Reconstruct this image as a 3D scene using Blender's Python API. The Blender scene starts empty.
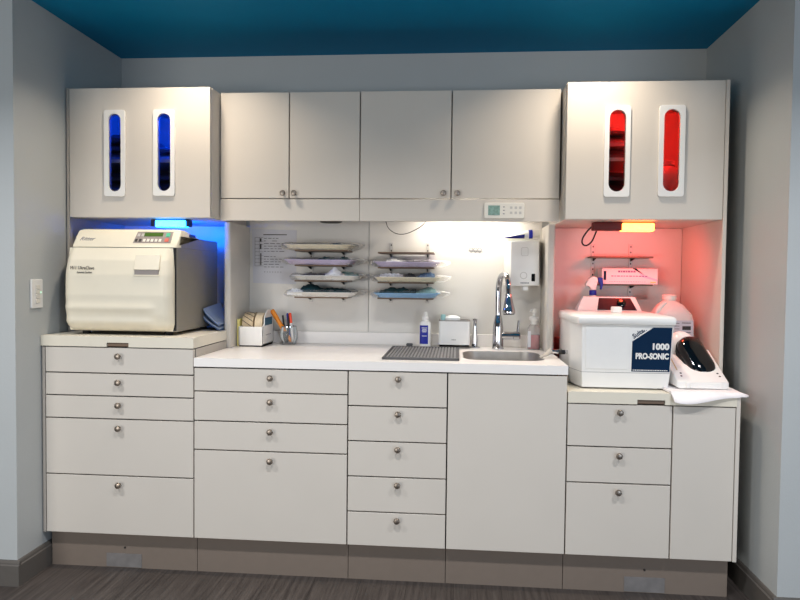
import bpy, bmesh, math, random
from mathutils import Vector, Matrix
random.seed(7)
PI = math.pi
scene = bpy.context.scene
COL = scene.collection

# ---------------------------------------------------------------- materials
def lin(v):
    v /= 255.0
    return v / 12.92 if v <= 0.04045 else ((v + 0.055) / 1.055) ** 2.4
def rgb(r, g, b): return (lin(r), lin(g), lin(b), 1.0)

def mat(name, col, rough=0.5, metal=0.0, spec=0.5, var=0.03, scale=30.0, bump=0.0, bscale=200.0, coat=0.0, trans=0.0, ior=1.45):
    m = bpy.data.materials.new(name); m.use_nodes = True
    nt = m.node_tree; b = nt.nodes['Principled BSDF']
    b.inputs['Roughness'].default_value = rough
    b.inputs['Metallic'].default_value = metal
    b.inputs['Specular IOR Level'].default_value = spec
    b.inputs['IOR'].default_value = ior
    if coat: b.inputs['Coat Weight'].default_value = coat; b.inputs['Coat Roughness'].default_value = 0.08
    if trans: b.inputs['Transmission Weight'].default_value = trans
    tc = nt.nodes.new('ShaderNodeTexCoord')
    n = nt.nodes.new('ShaderNodeTexNoise'); n.inputs['Scale'].default_value = scale; n.inputs['Detail'].default_value = 3
    nt.links.new(tc.outputs['Object'], n.inputs['Vector'])
    r = nt.nodes.new('ShaderNodeValToRGB')
    c0 = tuple(max(0, x * (1 - var)) for x in col[:3]) + (1,)
    c1 = tuple(min(1, x * (1 + var)) for x in col[:3]) + (1,)
    r.color_ramp.elements[0].position = 0.3; r.color_ramp.elements[1].position = 0.7
    r.color_ramp.elements[0].color = c0; r.color_ramp.elements[1].color = c1
    nt.links.new(n.outputs['Fac'], r.inputs['Fac'])
    nt.links.new(r.outputs['Color'], b.inputs['Base Color'])
    if bump:
        n2 = nt.nodes.new('ShaderNodeTexNoise'); n2.inputs['Scale'].default_value = bscale; n2.inputs['Detail'].default_value = 4
        nt.links.new(tc.outputs['Object'], n2.inputs['Vector'])
        bp = nt.nodes.new('ShaderNodeBump'); bp.inputs['Strength'].default_value = bump; bp.inputs['Distance'].default_value = 0.002
        nt.links.new(n2.outputs['Fac'], bp.inputs['Height']); nt.links.new(bp.outputs['Normal'], b.inputs['Normal'])
    return m

def film(name, col, alpha, rough=0.1, bump=0.0, bscale=90.0, tint=1.0, fior=1.35, sheer=False):
    """clear plastic / thin glass: transparent mixed with a glossy coat and a little tint"""
    m = bpy.data.materials.new(name); m.use_nodes = True
    nt = m.node_tree; out = nt.nodes['Material Output']; b = nt.nodes['Principled BSDF']
    b.inputs['Base Color'].default_value = col; b.inputs['Roughness'].default_value = rough
    tr = nt.nodes.new('ShaderNodeBsdfTransparent'); tr.inputs['Color'].default_value = (tint, tint, tint, 1)
    mix = nt.nodes.new('ShaderNodeMixShader')
    fr = nt.nodes.new('ShaderNodeFresnel'); fr.inputs['IOR'].default_value = fior
    add = nt.nodes.new('ShaderNodeMath'); add.operation = 'ADD'; add.use_clamp = True
    add.inputs[1].default_value = alpha
    nt.links.new(fr.outputs['Fac'], add.inputs[0]); nt.links.new(add.outputs[0], mix.inputs['Fac'])
    front = b.outputs[0]
    if sheer:
        tl = nt.nodes.new('ShaderNodeBsdfTranslucent'); tl.inputs['Color'].default_value = (0.9, 0.9, 0.9, 1)
        m2 = nt.nodes.new('ShaderNodeMixShader'); m2.inputs['Fac'].default_value = 0.5
        nt.links.new(b.outputs[0], m2.inputs[1]); nt.links.new(tl.outputs[0], m2.inputs[2]); front = m2.outputs[0]
    nt.links.new(tr.outputs[0], mix.inputs[1]); nt.links.new(front, mix.inputs[2])
    nt.links.new(mix.outputs[0], out.inputs['Surface'])
    if bump:
        tc = nt.nodes.new('ShaderNodeTexCoord')
        n2 = nt.nodes.new('ShaderNodeTexNoise'); n2.inputs['Scale'].default_value = bscale; n2.inputs['Detail'].default_value = 3
        nt.links.new(tc.outputs['Object'], n2.inputs['Vector'])
        bp = nt.nodes.new('ShaderNodeBump'); bp.inputs['Strength'].default_value = bump; bp.inputs['Distance'].default_value = 0.01
        nt.links.new(n2.outputs['Fac'], bp.inputs['Height']); nt.links.new(bp.outputs['Normal'], b.inputs['Normal']); nt.links.new(bp.outputs['Normal'], fr.inputs['Normal'])
    return m

def emit(name, col, strength):
    m = bpy.data.materials.new(name); m.use_nodes = True
    b = m.node_tree.nodes['Principled BSDF']
    b.inputs['Base Color'].default_value = (0.6, 0.6, 0.6, 1)
    b.inputs['Emission Color'].default_value = col; b.inputs['Emission Strength'].default_value = strength
    return m

def floor_mat():
    m = bpy.data.materials.new('dark vinyl plank'); m.use_nodes = True
    nt = m.node_tree; b = nt.nodes['Principled BSDF']
    tc = nt.nodes.new('ShaderNodeTexCoord')
    mp = nt.nodes.new('ShaderNodeMapping'); mp.inputs['Scale'].default_value = (70, 3.0, 1)
    nt.links.new(tc.outputs['Object'], mp.inputs['Vector'])
    n = nt.nodes.new('ShaderNodeTexNoise'); n.inputs['Scale'].default_value = 1.0; n.inputs['Detail'].default_value = 6; n.inputs['Roughness'].default_value = 0.7
    nt.links.new(mp.outputs[0], n.inputs['Vector'])
    r = nt.nodes.new('ShaderNodeValToRGB')
    r.color_ramp.elements[0].position = 0.32; r.color_ramp.elements[1].position = 0.72
    r.color_ramp.elements[0].color = rgb(48, 42, 40); r.color_ramp.elements[1].color = rgb(92, 84, 79)
    nt.links.new(n.outputs['Fac'], r.inputs['Fac'])
    mp2 = nt.nodes.new('ShaderNodeMapping'); mp2.inputs['Rotation'].default_value = (0, 0, PI / 2)
    nt.links.new(tc.outputs['Object'], mp2.inputs['Vector'])
    br = nt.nodes.new('ShaderNodeTexBrick'); br.inputs['Scale'].default_value = 1.0
    br.inputs['Brick Width'].default_value = 1.2; br.inputs['Row Height'].default_value = 0.18; br.inputs['Mortar Size'].default_value = 0.0015
    br.inputs['Color1'].default_value = (0.85, 0.85, 0.85, 1); br.inputs['Color2'].default_value = (1, 1, 1, 1); br.inputs['Mortar'].default_value = (0.45, 0.45, 0.45, 1)
    nt.links.new(mp2.outputs[0], br.inputs['Vector'])
    mx = nt.nodes.new('ShaderNodeMixRGB'); mx.blend_type = 'MULTIPLY'; mx.inputs['Fac'].default_value = 1
    nt.links.new(r.outputs['Color'], mx.inputs['Color1']); nt.links.new(br.outputs['Color'], mx.inputs['Color2'])
    nt.links.new(mx.outputs['Color'], b.inputs['Base Color'])
    b.inputs['Roughness'].default_value = 0.5
    return m

M = dict(
    wall=mat('grey wall paint', rgb(184, 187, 186), 0.6, var=0.012, scale=6, bump=0.25, bscale=160),
    ceiling=mat('teal ceiling paint', rgb(0, 124, 168), 0.6, spec=0.2, var=0.02, scale=4, bump=0.1, bscale=200),
    base=mat('grey baseboard', rgb(94, 89, 84), 0.5, var=0.03),
    lam=mat('greige laminate', rgb(208, 200, 189), 0.42, var=0.012, scale=5),
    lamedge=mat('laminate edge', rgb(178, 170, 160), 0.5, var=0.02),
    carc=mat('gap-shaded carcass', rgb(52, 46, 42), 0.7),  # dark tone paints shade into the gaps between drawers and doors
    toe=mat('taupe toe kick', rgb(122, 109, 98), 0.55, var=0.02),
    toeplate=mat('grey steel cover', rgb(128, 124, 122), 0.4, metal=0.2, var=0.12, scale=25),
    cream=mat('cream laminate', rgb(222, 214, 196), 0.4, var=0.015),
    white=mat('white solid surface', rgb(236, 231, 226), 0.3, var=0.01),
    panel=mat('white wall panel', rgb(216, 212, 205), 0.4, var=0.01, scale=4),
    divider=mat('divider laminate', rgb(206, 200, 190), 0.45, var=0.015),
    nickel=mat('brushed nickel', rgb(146, 136, 126), 0.36, metal=1.0),
    chrome=mat('chrome', rgb(196, 196, 200), 0.06, metal=1.0, var=0.0),
    steel=mat('stainless steel', rgb(206, 203, 198), 0.42, metal=1.0, var=0.05, scale=40),
    black=mat('black plastic', rgb(18, 18, 20), 0.35),
    gloss=mat('glossy black', rgb(6, 6, 8), 0.08, coat=0.6),
    rubber=mat('black rubber', rgb(24, 23, 24), 0.7),
    wplas=mat('white plastic', rgb(232, 230, 226), 0.32, var=0.01),
    wplas2=mat('off white plastic', rgb(226, 221, 210), 0.35, var=0.01),
    autoc=mat('ivory enamel', rgb(226, 217, 196), 0.33, var=0.01),
    autos=mat('grey painted steel side', rgb(136, 130, 118), 0.5, var=0.02),
    keypad=mat('grey keypad', rgb(150, 140, 134), 0.45),
    lcd=mat('green lcd', rgb(74, 104, 40), 0.3),
    lcd2=mat('pale lcd', rgb(128, 158, 148), 0.3, var=0.25, scale=90),
    green=mat('green button', rgb(90, 190, 150), 0.4),
    red=mat('red button', rgb(215, 110, 95), 0.4),
    ink=mat('dark ink', rgb(58, 54, 52), 0.7),
    inkgrey=mat('grey print', rgb(130, 128, 132), 0.7),
    navy=mat('navy label', rgb(2, 36, 66), 0.6, spec=0.15),
    blue=mat('royal blue label', rgb(18, 32, 150), 0.4),
    purple=mat('violet print', rgb(120, 100, 150), 0.6),
    paper=mat('white paper', rgb(206, 205, 210), 0.8, var=0.01),
    card=mat('white carton', rgb(232, 226, 230), 0.6, var=0.02),
    bronze=mat('brown shelf steel', rgb(112, 92, 76), 0.45, metal=0.3),
    galv=mat('pale upright steel', rgb(196, 192, 186), 0.4, metal=0.2),
    slot=mat('dark slot', rgb(40, 36, 34), 0.8),
    traycream=mat('cream tray', rgb(238, 228, 200), 0.4),
    traylilac=mat('lilac tray', rgb(206, 194, 220), 0.4),
    traywhite=mat('white tray', rgb(226, 223, 216), 0.4),
    trayblue=mat('blue tray', rgb(140, 184, 222), 0.4),
    bibteal=mat('dark teal cloth', rgb(34, 74, 80), 0.85, bump=0.4, bscale=300),
    bibpale=mat('pale teal paper', rgb(150, 190, 192), 0.8),
    bibblue=mat('blue paper', rgb(96, 130, 170), 0.8),
    gauze=mat('white gauze', rgb(236, 236, 234), 0.9, bump=0.3),
    sleeve=film('clear plastic sleeve', rgb(240, 240, 240), 0.03, 0.07, bump=0.8, bscale=120, fior=1.10, sheer=True),
    glass=film('clear glass', rgb(235, 240, 240), 0.06, 0.03),
    acrylic=film('smoked acrylic pane', rgb(40, 40, 44), 0.0, 0.05, tint=0.72),
    clearplas=film('clear bottle plastic', rgb(235, 232, 230), 0.22, 0.1),
    soap=mat('pink liquid soap', rgb(196, 92, 98), 0.15, var=0.0),
    jug=mat('translucent jug plastic', rgb(222, 216, 208), 0.4),
    kraft=mat('tan masking tape', rgb(222, 202, 170), 0.6, var=0.05, scale=80),
    kraft2=mat('striped tape', rgb(206, 184, 150), 0.6),
    yellow=mat('yellow pad', rgb(232, 220, 140), 0.7),
    teal=mat('teal label', rgb(22, 96, 124), 0.5),
    orange=mat('orange plastic', rgb(236, 140, 34), 0.35),
    redorange=mat('red orange cap', rgb(226, 70, 40), 0.35),
    mat=mat('grey silicone', rgb(84, 84, 86), 0.55),
    matdark=mat('grey silicone rib', rgb(136, 136, 136), 0.5),
    cloth=mat('white towel', rgb(238, 232, 232), 0.95, bump=0.6, bscale=400),
    redlit=mat('maroon carton', rgb(120, 52, 48), 0.6),  # red niche light painted into the carton's colour
    tan=mat('tan label', rgb(206, 178, 130), 0.6),
    pouchblue=mat('blue pouch film', rgb(48, 78, 124), 0.3),
    pouchpaper=mat('pale pouch paper', rgb(150, 165, 190), 0.6),
    smoked=mat('smoked screen', rgb(34, 16, 32), 0.4, spec=0.3),
    pack=mat('dark wrapped pack', rgb(104, 98, 98), 0.55, var=0.25, scale=40),
    packpale=mat('pale wrapped pack', rgb(190, 188, 190), 0.5, var=0.2, scale=40),
    blueglow=emit('lit blue lens', (0.0, 0.32, 1.0, 1), 7.0),
    redglow=emit('lit amber lens', (1.0, 0.22, 0.02, 1), 9.0),
    warmglow=emit('lit white lens', (1.0, 0.93, 0.8, 1), 14.0),
    led=emit('green led', (0.3, 1.0, 0.5, 1), 1.5),
    bluehouse=mat('dark blue lamp housing', rgb(14, 18, 60), 0.5), redhouse=mat('dark red lamp housing', rgb(96, 16, 14), 0.5),
    floor=floor_mat(),
)

# ---------------------------------------------------------------- mesh helpers (all coordinates in metres, world frame)
def BM(): return bmesh.new()
def box(bm, x0, x1, y0, y1, z0, z1, bev=0.0, seg=2, only=None):
    vs = [bm.verts.new((x, y, z)) for z in (z0, z1) for y in (y0, y1) for x in (x0, x1)]
    fs = [(0, 2, 3, 1), (4, 5, 7, 6), (0, 1, 5, 4), (2, 6, 7, 3), (0, 4, 6, 2), (1, 3, 7, 5)]
    fc = [bm.faces.new([vs[i] for i in f]) for f in fs]
    if bev:
        es = list({e for f in fc for e in f.edges})
        if only: es = [e for e in es if only(e)]
        bmesh.ops.bevel(bm, geom=es, offset=bev, segments=seg, profile=0.5, affect='EDGES')
    return bm
def prism(bm, pts, axis, a, b, bev=0.0, seg=2):
    """polygon pts in the plane across axis, extruded a..b; x: (y,z)  y: (x,z)  z: (x,y)"""
    def P(p, t):
        return {'x': (t, p[0], p[1]), 'y': (p[0], t, p[1]), 'z': (p[0], p[1], t)}[axis]
    A = [bm.verts.new(P(p, a)) for p in pts]; B = [bm.verts.new(P(p, b)) for p in pts]
    n = len(pts); fc = []
    fc.append(bm.faces.new(A)); fc.append(bm.faces.new(list(reversed(B))))
    for i in range(n):
        fc.append(bm.faces.new([A[i], B[i], B[(i + 1) % n], A[(i + 1) % n]]))
    if bev:
        es = list({e for f in fc for e in f.edges})
        bmesh.ops.bevel(bm, geom=es, offset=bev, segments=seg, profile=0.5, affect='EDGES')
    return bm
def lathe(bm, prof, c, axis=(0, 0, 1), n=24, cap=True):
    """prof: list of (radius, height along axis)"""
    ax = Vector(axis).normalized()
    u = ax.orthogonal().normalized(); v = ax.cross(u); c = Vector(c)
    rings = []
    for r, h in prof:
        rings.append([bm.verts.new(c + ax * h + (u * math.cos(2 * PI * i / n) + v * math.sin(2 * PI * i / n)) * max(r, 1e-5)) for i in range(n)])
    for a, b in zip(rings, rings[1:]):
        for i in range(n): bm.faces.new([a[i], a[(i + 1) % n], b[(i + 1) % n], b[i]])
    if cap:
        bm.faces.new(list(reversed(rings[0]))); bm.faces.new(rings[-1])
    return bm
def cyl(bm, p0, p1, r, r1=None, n=16):
    p0, p1 = Vector(p0), Vector(p1); d = p1 - p0
    return lathe(bm, [(r, 0), (r if r1 is None else r1, d.length)], p0, d, n)
def smooth_path(pts, k=6):
    P = [Vector(p) for p in pts]; out = []
    for i in range(len(P) - 1):
        a = P[max(i - 1, 0)]; b = P[i]; c = P[i + 1]; d = P[min(i + 2, len(P) - 1)]
        for j in range(k):
            t = j / k
            out.append(0.5 * ((2 * b) + (c - a) * t + (2 * a - 5 * b + 4 * c - d) * t * t + (3 * b - a - 3 * c + d) * t ** 3))
    out.append(P[-1]); return out
def tube(bm, pts, r, n=10, smooth=True):
    P = smooth_path(pts) if smooth else [Vector(p) for p in pts]
    N = len(P); rr = r if callable(r) else (lambda t: r)
    prev = None; rings = []
    for i, p in enumerate(P):
        d = (P[min(i + 1, N - 1)] - P[max(i - 1, 0)]).normalized()
        u = d.orthogonal().normalized() if prev is None else (prev - d * prev.dot(d)).normalized()
        prev = u; v = d.cross(u); q = rr(i / (N - 1))
        rings.append([bm.verts.new(p + (u * math.cos(2 * PI * k / n) + v * math.sin(2 * PI * k / n)) * q) for k in range(n)])
    for a, b in zip(rings, rings[1:]):
        for i in range(n): bm.faces.new([a[i], a[(i + 1) % n], b[(i + 1) % n], b[i]])
    bm.faces.new(list(reversed(rings[0]))); bm.faces.new(rings[-1])
    return bm
def rrect(x0, x1, y0, y1, r, k=6):
    pts = []
    for cx, cy, a in ((x1 - r, y1 - r, 0), (x0 + r, y1 - r, PI / 2), (x0 + r, y0 + r, PI), (x1 - r, y0 + r, 1.5 * PI)):
        for i in range(k + 1):
            t = a + PI / 2 * i / k
            pts.append((cx + r * math.cos(t), cy + r * math.sin(t)))
    return pts
def holed(bm, outer, holes, axis, a, b):
    """a plate with holes: outer and holes are point lists across axis"""
    def P(p, t):
        return {'x': (t, p[0], p[1]), 'y': (p[0], t, p[1]), 'z': (p[0], p[1], t)}[axis]
    loops = []; es = []
    for lp in [outer] + holes:
        vs = [bm.verts.new(P(p, a)) for p in lp]; loops.append(vs)
        for i in range(len(vs)): es.append(bm.edges.new((vs[i], vs[(i + 1) % len(vs)])))
    g = bmesh.ops.triangle_fill(bm, use_beauty=True, use_dissolve=False, edges=es)
    fs = [f for f in g['geom'] if isinstance(f, bmesh.types.BMFace)]
    ex = bmesh.ops.extrude_face_region(bm, geom=fs)
    off = {'x': (b - a, 0, 0), 'y': (0, b - a, 0), 'z': (0, 0, b - a)}[axis]
    bmesh.ops.translate(bm, verts=[v for v in ex['geom'] if isinstance(v, bmesh.types.BMVert)], vec=off)
    return bm
def loft(bm, rings, cap0=True, cap1=True):
    R = [[bm.verts.new(p) for p in r] for r in rings]
    for a, b in zip(R, R[1:]):
        n = len(a)
        for i in range(n): bm.faces.new([a[i], a[(i + 1) % n], b[(i + 1) % n], b[i]])
    if cap0: bm.faces.new(list(reversed(R[0])))
    if cap1: bm.faces.new(R[-1])
    return bm
def xform(bm, mtx, start=0):
    bm.verts.ensure_lookup_table()
    for v in bm.verts[start:]: v.co = mtx @ v.co
    return bm
def about(c, mtx): return Matrix.Translation(Vector(c)) @ mtx @ Matrix.Translation(-Vector(c))

WL = {}
def obj(name, bm, m, parent=None, label=None, angle=35, loc=None):
    bmesh.ops.recalc_face_normals(bm, faces=bm.faces)
    me = bpy.data.meshes.new(name)
    base = WL.get(parent.name, Vector((0, 0, 0))) if parent else (Vector(loc) if loc is not None else Vector((0, 0, 0)))
    if base.length: bmesh.ops.translate(bm, verts=bm.verts, vec=-base)
    bm.to_mesh(me); bm.free()
    for p in me.polygons: p.use_smooth = True
    me.set_sharp_from_angle(angle=math.radians(angle))
    me.materials.append(m)
    o = bpy.data.objects.new(name, me); COL.objects.link(o)
    if parent: o.parent = parent; WL[o.name] = base
    elif loc is not None: o.location = loc; WL[o.name] = base
    if label: o['label'] = label
    return o
def thing(name, label, cat, loc, group=None):
    o = bpy.data.objects.new(name, None); o.empty_display_size = 0.05
    COL.objects.link(o); o.location = loc; WL[o.name] = Vector(loc)
    o['label'] = label; o['category'] = cat
    if group: o['group'] = group
    return o
def tag(o, label, cat, group=None):
    o['label'] = label; o['category'] = cat
    if group: o['group'] = group
    return o
def struct(name, bm, m):
    o = obj(name, bm, m); o['kind'] = 'structure'; return o
def text(name, s, size, m, parent, origin, right, up, fat=0.0, align='LEFT', depth=0.0006, shear=0.0, squeeze=1.0):
    cu = bpy.data.curves.new(name, 'FONT'); cu.body = s; cu.size = size; cu.offset = fat; cu.extrude = depth
    cu.align_x = align; cu.shear = shear; cu.resolution_u = 3
    t = bpy.data.objects.new(name, cu); COL.objects.link(t)
    dg = bpy.context.evaluated_depsgraph_get()
    me = bpy.data.meshes.new_from_object(t.evaluated_get(dg))
    bpy.data.objects.remove(t); bpy.data.curves.remove(cu)
    r = Vector(right).normalized(); u = Vector(up).normalized(); n = r.cross(u)
    mt = Matrix((r, u, n)).transposed().to_4x4(); mt.translation = Vector(origin)
    me.transform(mt @ Matrix.Diagonal((squeeze, 1, 1, 1)))
    base = WL.get(parent.name, Vector((0, 0, 0)))
    me.transform(Matrix.Translation(-base))
    me.materials.clear(); me.materials.append(m)
    o = bpy.data.objects.new(name, me); COL.objects.link(o); o.parent = parent; WL[o.name] = base
    return o

# ---------------------------------------------------------------- camera
cam = bpy.data.cameras.new('camera'); co = bpy.data.objects.new('camera', cam); COL.objects.link(co)
yaw, pit, rol, f = .0843, .0353, -.0108, 679.13
fw = Vector((-math.sin(yaw) * math.cos(pit), math.cos(yaw) * math.cos(pit), -math.sin(pit)))
rt = Vector((math.cos(yaw), math.sin(yaw), 0)); up = rt.cross(fw)
rt, up = rt * math.cos(rol) - up * math.sin(rol), rt * math.sin(rol) + up * math.cos(rol)
mw = Matrix((rt, up, -fw)).transposed().to_4x4(); mw.translation = Vector((0, -3.2207, 1.1876))
co.matrix_world = mw
cam.sensor_fit = 'HORIZONTAL'; cam.sensor_width = 36; cam.lens = f / 800 * 36; cam.clip_start = 0.05
scene.camera = co

# ---------------------------------------------------------------- room
XL, XR, ZC = -1.647, 1.111, 2.2316
YF = -0.815
struct('floor', box(BM(), -4.5, 4.5, -5.5, 0.1, -0.1, 0), M['floor'])
struct('ceiling', box(BM(), -4.5, 4.5, -5.5, 0.1, ZC, ZC + 0.1), M['ceiling'])
struct('wall_back', box(BM(), XL - 0.1, XR + 0.1, 0, 0.1, 0, ZC), M['wall'])
struct('wall_left', box(BM(), XL - 0.12, XL, YF, 0, 0, ZC), M['wall'])
struct('wall_right', box(BM(), XR, XR + 0.12, YF, 0, 0, ZC), M['wall'])
struct('wall_front_left', box(BM(), -4.5, XL - 0.12, YF, YF + 0.12, 0, ZC), M['wall'])
struct('wall_front_right', box(BM(), XR + 0.12, 4.5, YF, YF + 0.12, 0, ZC), M['wall'])
def skirting(name, axis, a, b, face, sgn):
    # profile (out from wall, z) : plain board with a stepped cap
    pr = [(0, 0), (0.014, 0), (0.014, 0.078), (0.010, 0.083), (0.010, 0.090), (0.006, 0.0966), (0, 0.0966)]
    pts = [(face + sgn * p, z) for p, z in pr]
    struct(name, prism(BM(), pts, axis, a, b), M['base'])
skirting('baseboard_left', 'y', YF, -0.001, XL, 1)
skirting('baseboard_right', 'y', YF, -0.001, XR, -1)
skirting('baseboard_front_left', 'x', -4.5, XL + 0.014, YF, -1)
skirting('baseboard_front_right', 'x', XR - 0.014, 4.5, YF, -1)

# ---------------------------------------------------------------- base cabinets
X = [-1.630, -1.0209, -0.4126, -0.0324, 0.4144, 0.7962, 1.0213]
YB, ZB, YT = -0.660, 0.1472, -0.622
kb = BM()
lathe(kb, [(0.0050, 0), (0.0050, 0.010), (0.0105, 0.014), (0.0122, 0.018), (0.0122, 0.021), (0.0095, 0.025), (0.004, 0.0265)], (0, 0, 0), (0, -1, 0), 20)
for fce in kb.faces: fce.smooth = True
KNOB = bpy.data.meshes.new('knob'); bmesh.ops.recalc_face_normals(kb, faces=kb.faces); kb.to_mesh(KNOB); kb.free()
KNOB.materials.append(M['nickel']); KNOB.set_sharp_from_angle(angle=math.radians(40))
def knob(parent, x, y, z):
    o = bpy.data.objects.new('knob', KNOB); COL.objects.link(o); o.parent = parent
    o.location = Vector((x, y, z)) - WL[parent.name]
    return o
G = 0.0024
def front(name, t, x0, x1, z0, z1, y=YB, th=0.018):
    return obj(name, box(BM(), x0 + G, x1 - G, y, y + th, z0 + G, z1 - G, 0.0012, 1), M['lam'], t)
def base_cab(label, x0, x1, ztop, zl, koff=0.036, door=False, carc=None):
    t = thing('base_cabinet', label, 'cabinet', ((x0 + x1) / 2, -0.33, 0), 'base cabinets along the wall')
    e = 0.0008
    pts = carc or [(x0 + e, -0.003), (x0 + e, YB + 0.019), (x1 - e, YB + 0.019), (x1 - e, -0.003)]
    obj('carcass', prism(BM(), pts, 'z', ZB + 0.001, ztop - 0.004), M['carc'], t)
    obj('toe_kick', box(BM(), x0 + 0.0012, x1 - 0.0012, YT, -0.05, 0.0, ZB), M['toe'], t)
    for a, b in zip(zl, zl[1:]):
        if door: front('door', t, x0, x1, b, a)
        else:
            d = front('drawer', t, x0, x1, b, a)
            knob(d, (x0 + x1) / 2 + 0.004, YB, a - koff)
    return t

# dividers stand between the counters, so the two neighbours are notched round them
DL0, DL1, DR0, DR1, DY = -1.034, -1.004, 0.388, 0.418, -0.235
DYL = -0.28
e = 0.0008
tL = base_cab('leftmost base cabinet with five drawers, under the cream counter that carries the ivory sterilizer', X[0], X[1], 0.8948,
              [0.8948, 0.7911, 0.701, 0.6101, 0.3845, ZB], 0.034,
              carc=[(X[0] + e, -0.003), (X[0] + e, YB + 0.019), (X[1] - e, YB + 0.019), (X[1] - e, DYL - 0.002), (DL0 - 0.002, DYL - 0.002), (DL0 - 0.002, -0.003)])
obj('end_panel', box(BM(), -1.6425, X[0] - 0.0008, YB, -0.003, 0.1472, 0.8935, 0.001, 1), M['lamedge'], tL)
obj('cover_plate', box(BM(), -1.398, -1.251, YT - 0.002, YT - 0.0002, 0.003, 0.058), M['toeplate'], tL, 'grey steel cover plate on the toe kick')
obj('screw', cyl(BM(), (-1.321, YT - 0.0025, 0.082), (-1.321, YT - 0.0001, 0.082), 0.004), M['slot'], tL)
# exposed laminate side above the lower white counter
obj('side_panel', box(BM(), X[1] - 0.0007, X[1] + 0.0004, YB + 0.0195, DYL - 0.003, 0.8605, 0.893), M['lamedge'], tL)
notch_cl = [(DL1 + 0.002, -0.003), (DL1 + 0.002, DYL - 0.002), (X[1] + e, DYL - 0.002), (X[1] + e, YB + 0.019), (X[2] - e, YB + 0.019), (X[2] - e, -0.003)]
base_cab('base cabinet with three shallow drawers over one deep drawer, left under the white counter', X[1], X[2], 0.8231, [0.8231, 0.7303, 0.6145, 0.5003, ZB], 0.034, carc=notch_cl)
base_cab('narrow base cabinet with a stack of five equal small drawers', X[2], X[3], 0.8231, [0.8231, 0.6892, 0.5538, 0.4172, 0.2805, ZB], 0.026)
tS = base_cab('sink base cabinet with one plain knobless door under the sink', X[3], X[4], 0.8231, [0.8231, ZB], door=True,
              carc=[(X[3] + e, -0.003), (X[3] + e, YB + 0.019), (X[4] - e, YB + 0.019), (X[4] - e, DY - 0.002), (DR0 - 0.002, DY - 0.002), (DR0 - 0.002, -0.003)])
# hollow out the sink carcass: replace it by side, floor and back boards
for ch in list(tS.children):
    if ch.name.startswith('carcass'):
        bpy.data.objects.remove(ch)
b = BM()
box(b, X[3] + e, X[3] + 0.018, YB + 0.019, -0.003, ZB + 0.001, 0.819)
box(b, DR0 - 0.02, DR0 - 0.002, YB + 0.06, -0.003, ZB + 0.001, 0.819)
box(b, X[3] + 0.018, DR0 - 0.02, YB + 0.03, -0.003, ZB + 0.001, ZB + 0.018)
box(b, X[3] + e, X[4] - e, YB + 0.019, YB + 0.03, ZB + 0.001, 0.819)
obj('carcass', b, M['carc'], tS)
tR = thing('base_cabinet', 'rightmost lower base cabinet with three drawers beside a tall narrow door', 'cabinet', ((X[4] + X[6]) / 2, -0.33, 0), 'base cabinets along the wall')
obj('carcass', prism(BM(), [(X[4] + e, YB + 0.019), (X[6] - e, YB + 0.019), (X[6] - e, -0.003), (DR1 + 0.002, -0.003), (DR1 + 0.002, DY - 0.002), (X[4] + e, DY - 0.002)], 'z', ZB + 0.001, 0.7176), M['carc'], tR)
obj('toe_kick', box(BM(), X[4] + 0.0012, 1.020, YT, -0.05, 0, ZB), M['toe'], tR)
for a, bb in ((0.7216, 0.5605), (0.5605, 0.4244), (0.4244, ZB)):
    d = front('drawer', tR, X[4], X[5], bb, a); knob(d, (X[4] + X[5]) / 2 - 0.002, YB, a - 0.029)
front('door', tR, X[5], X[6], ZB, 0.7216)
obj('end_panel', box(BM(), X[6] + 0.0004, 1.0363, YB, -0.003, ZB, 0.7655, 0.001, 1), M['lam'], tR)
obj('cover_plate', box(BM(), 0.644, 0.793, YT - 0.002, YT - 0.0002, 0.003, 0.060), M['toeplate'], tR, 'grey steel cover plate on the toe kick')
obj('screw', cyl(BM(), (0.718, YT - 0.0025, 0.088), (0.718, YT - 0.0001, 0.088), 0.004), M['slot'], tR)

# ---------------------------------------------------------------- countertops
def lipped_counter(name, label, x0, x1, z0, z1, nx0, nx1, poly_back):
    t = thing('countertop', label, 'countertop', ((x0 + x1) / 2, -0.33, z0))
    bm = BM()
    prism(bm, poly_back, 'z', z0, z1)
    nz = z0 + 0.017
    pts = [(x0, z0), (nx0, z0), (nx0, nz), (nx1, nz), (nx1, z0), (x1, z0), (x1, z1 - 0.004), (x1 - 0.004, z1), (x0 + 0.004, z1), (x0, z1 - 0.004)]
    prism(bm, pts, 'y', YB - 0.004, YB + 0.0185)
    obj('top', bm, M['cream'], t)
    obj('pull_grip', box(BM(), nx0 + 0.0008, nx1 - 0.0008, YB + 0.002, YB + 0.016, z0 + 0.001, nz - 0.001, 0.002, 1), M['bronze'], t, 'dark recessed finger pull under the counter edge')
    return t
lipped_counter('left', 'cream counter under the ivory sterilizer, higher than the white one', -1.646, X[1], 0.8965, 0.938, -1.373, -1.283,
    [(-1.646, -0.002), (-1.646, YB + 0.0185), (X[1], YB + 0.0185), (X[1], DYL - 0.002), (DL0 - 0.0015, DYL - 0.002), (DL0 - 0.0015, -0.002)])
lipped_counter('right', 'lowest cream counter, under the white ultrasonic cleaner', X[4] + 0.0012, X[6], 0.7235, 0.766, 0.667, 0.767,
    [(X[4] + 0.0012, YB + 0.0185), (X[6], YB + 0.0185), (X[6], -0.002), (DR1 + 0.0015, -0.002), (DR1 + 0.0015, DY - 0.002), (X[4] + 0.0012, DY - 0.002)])
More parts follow.
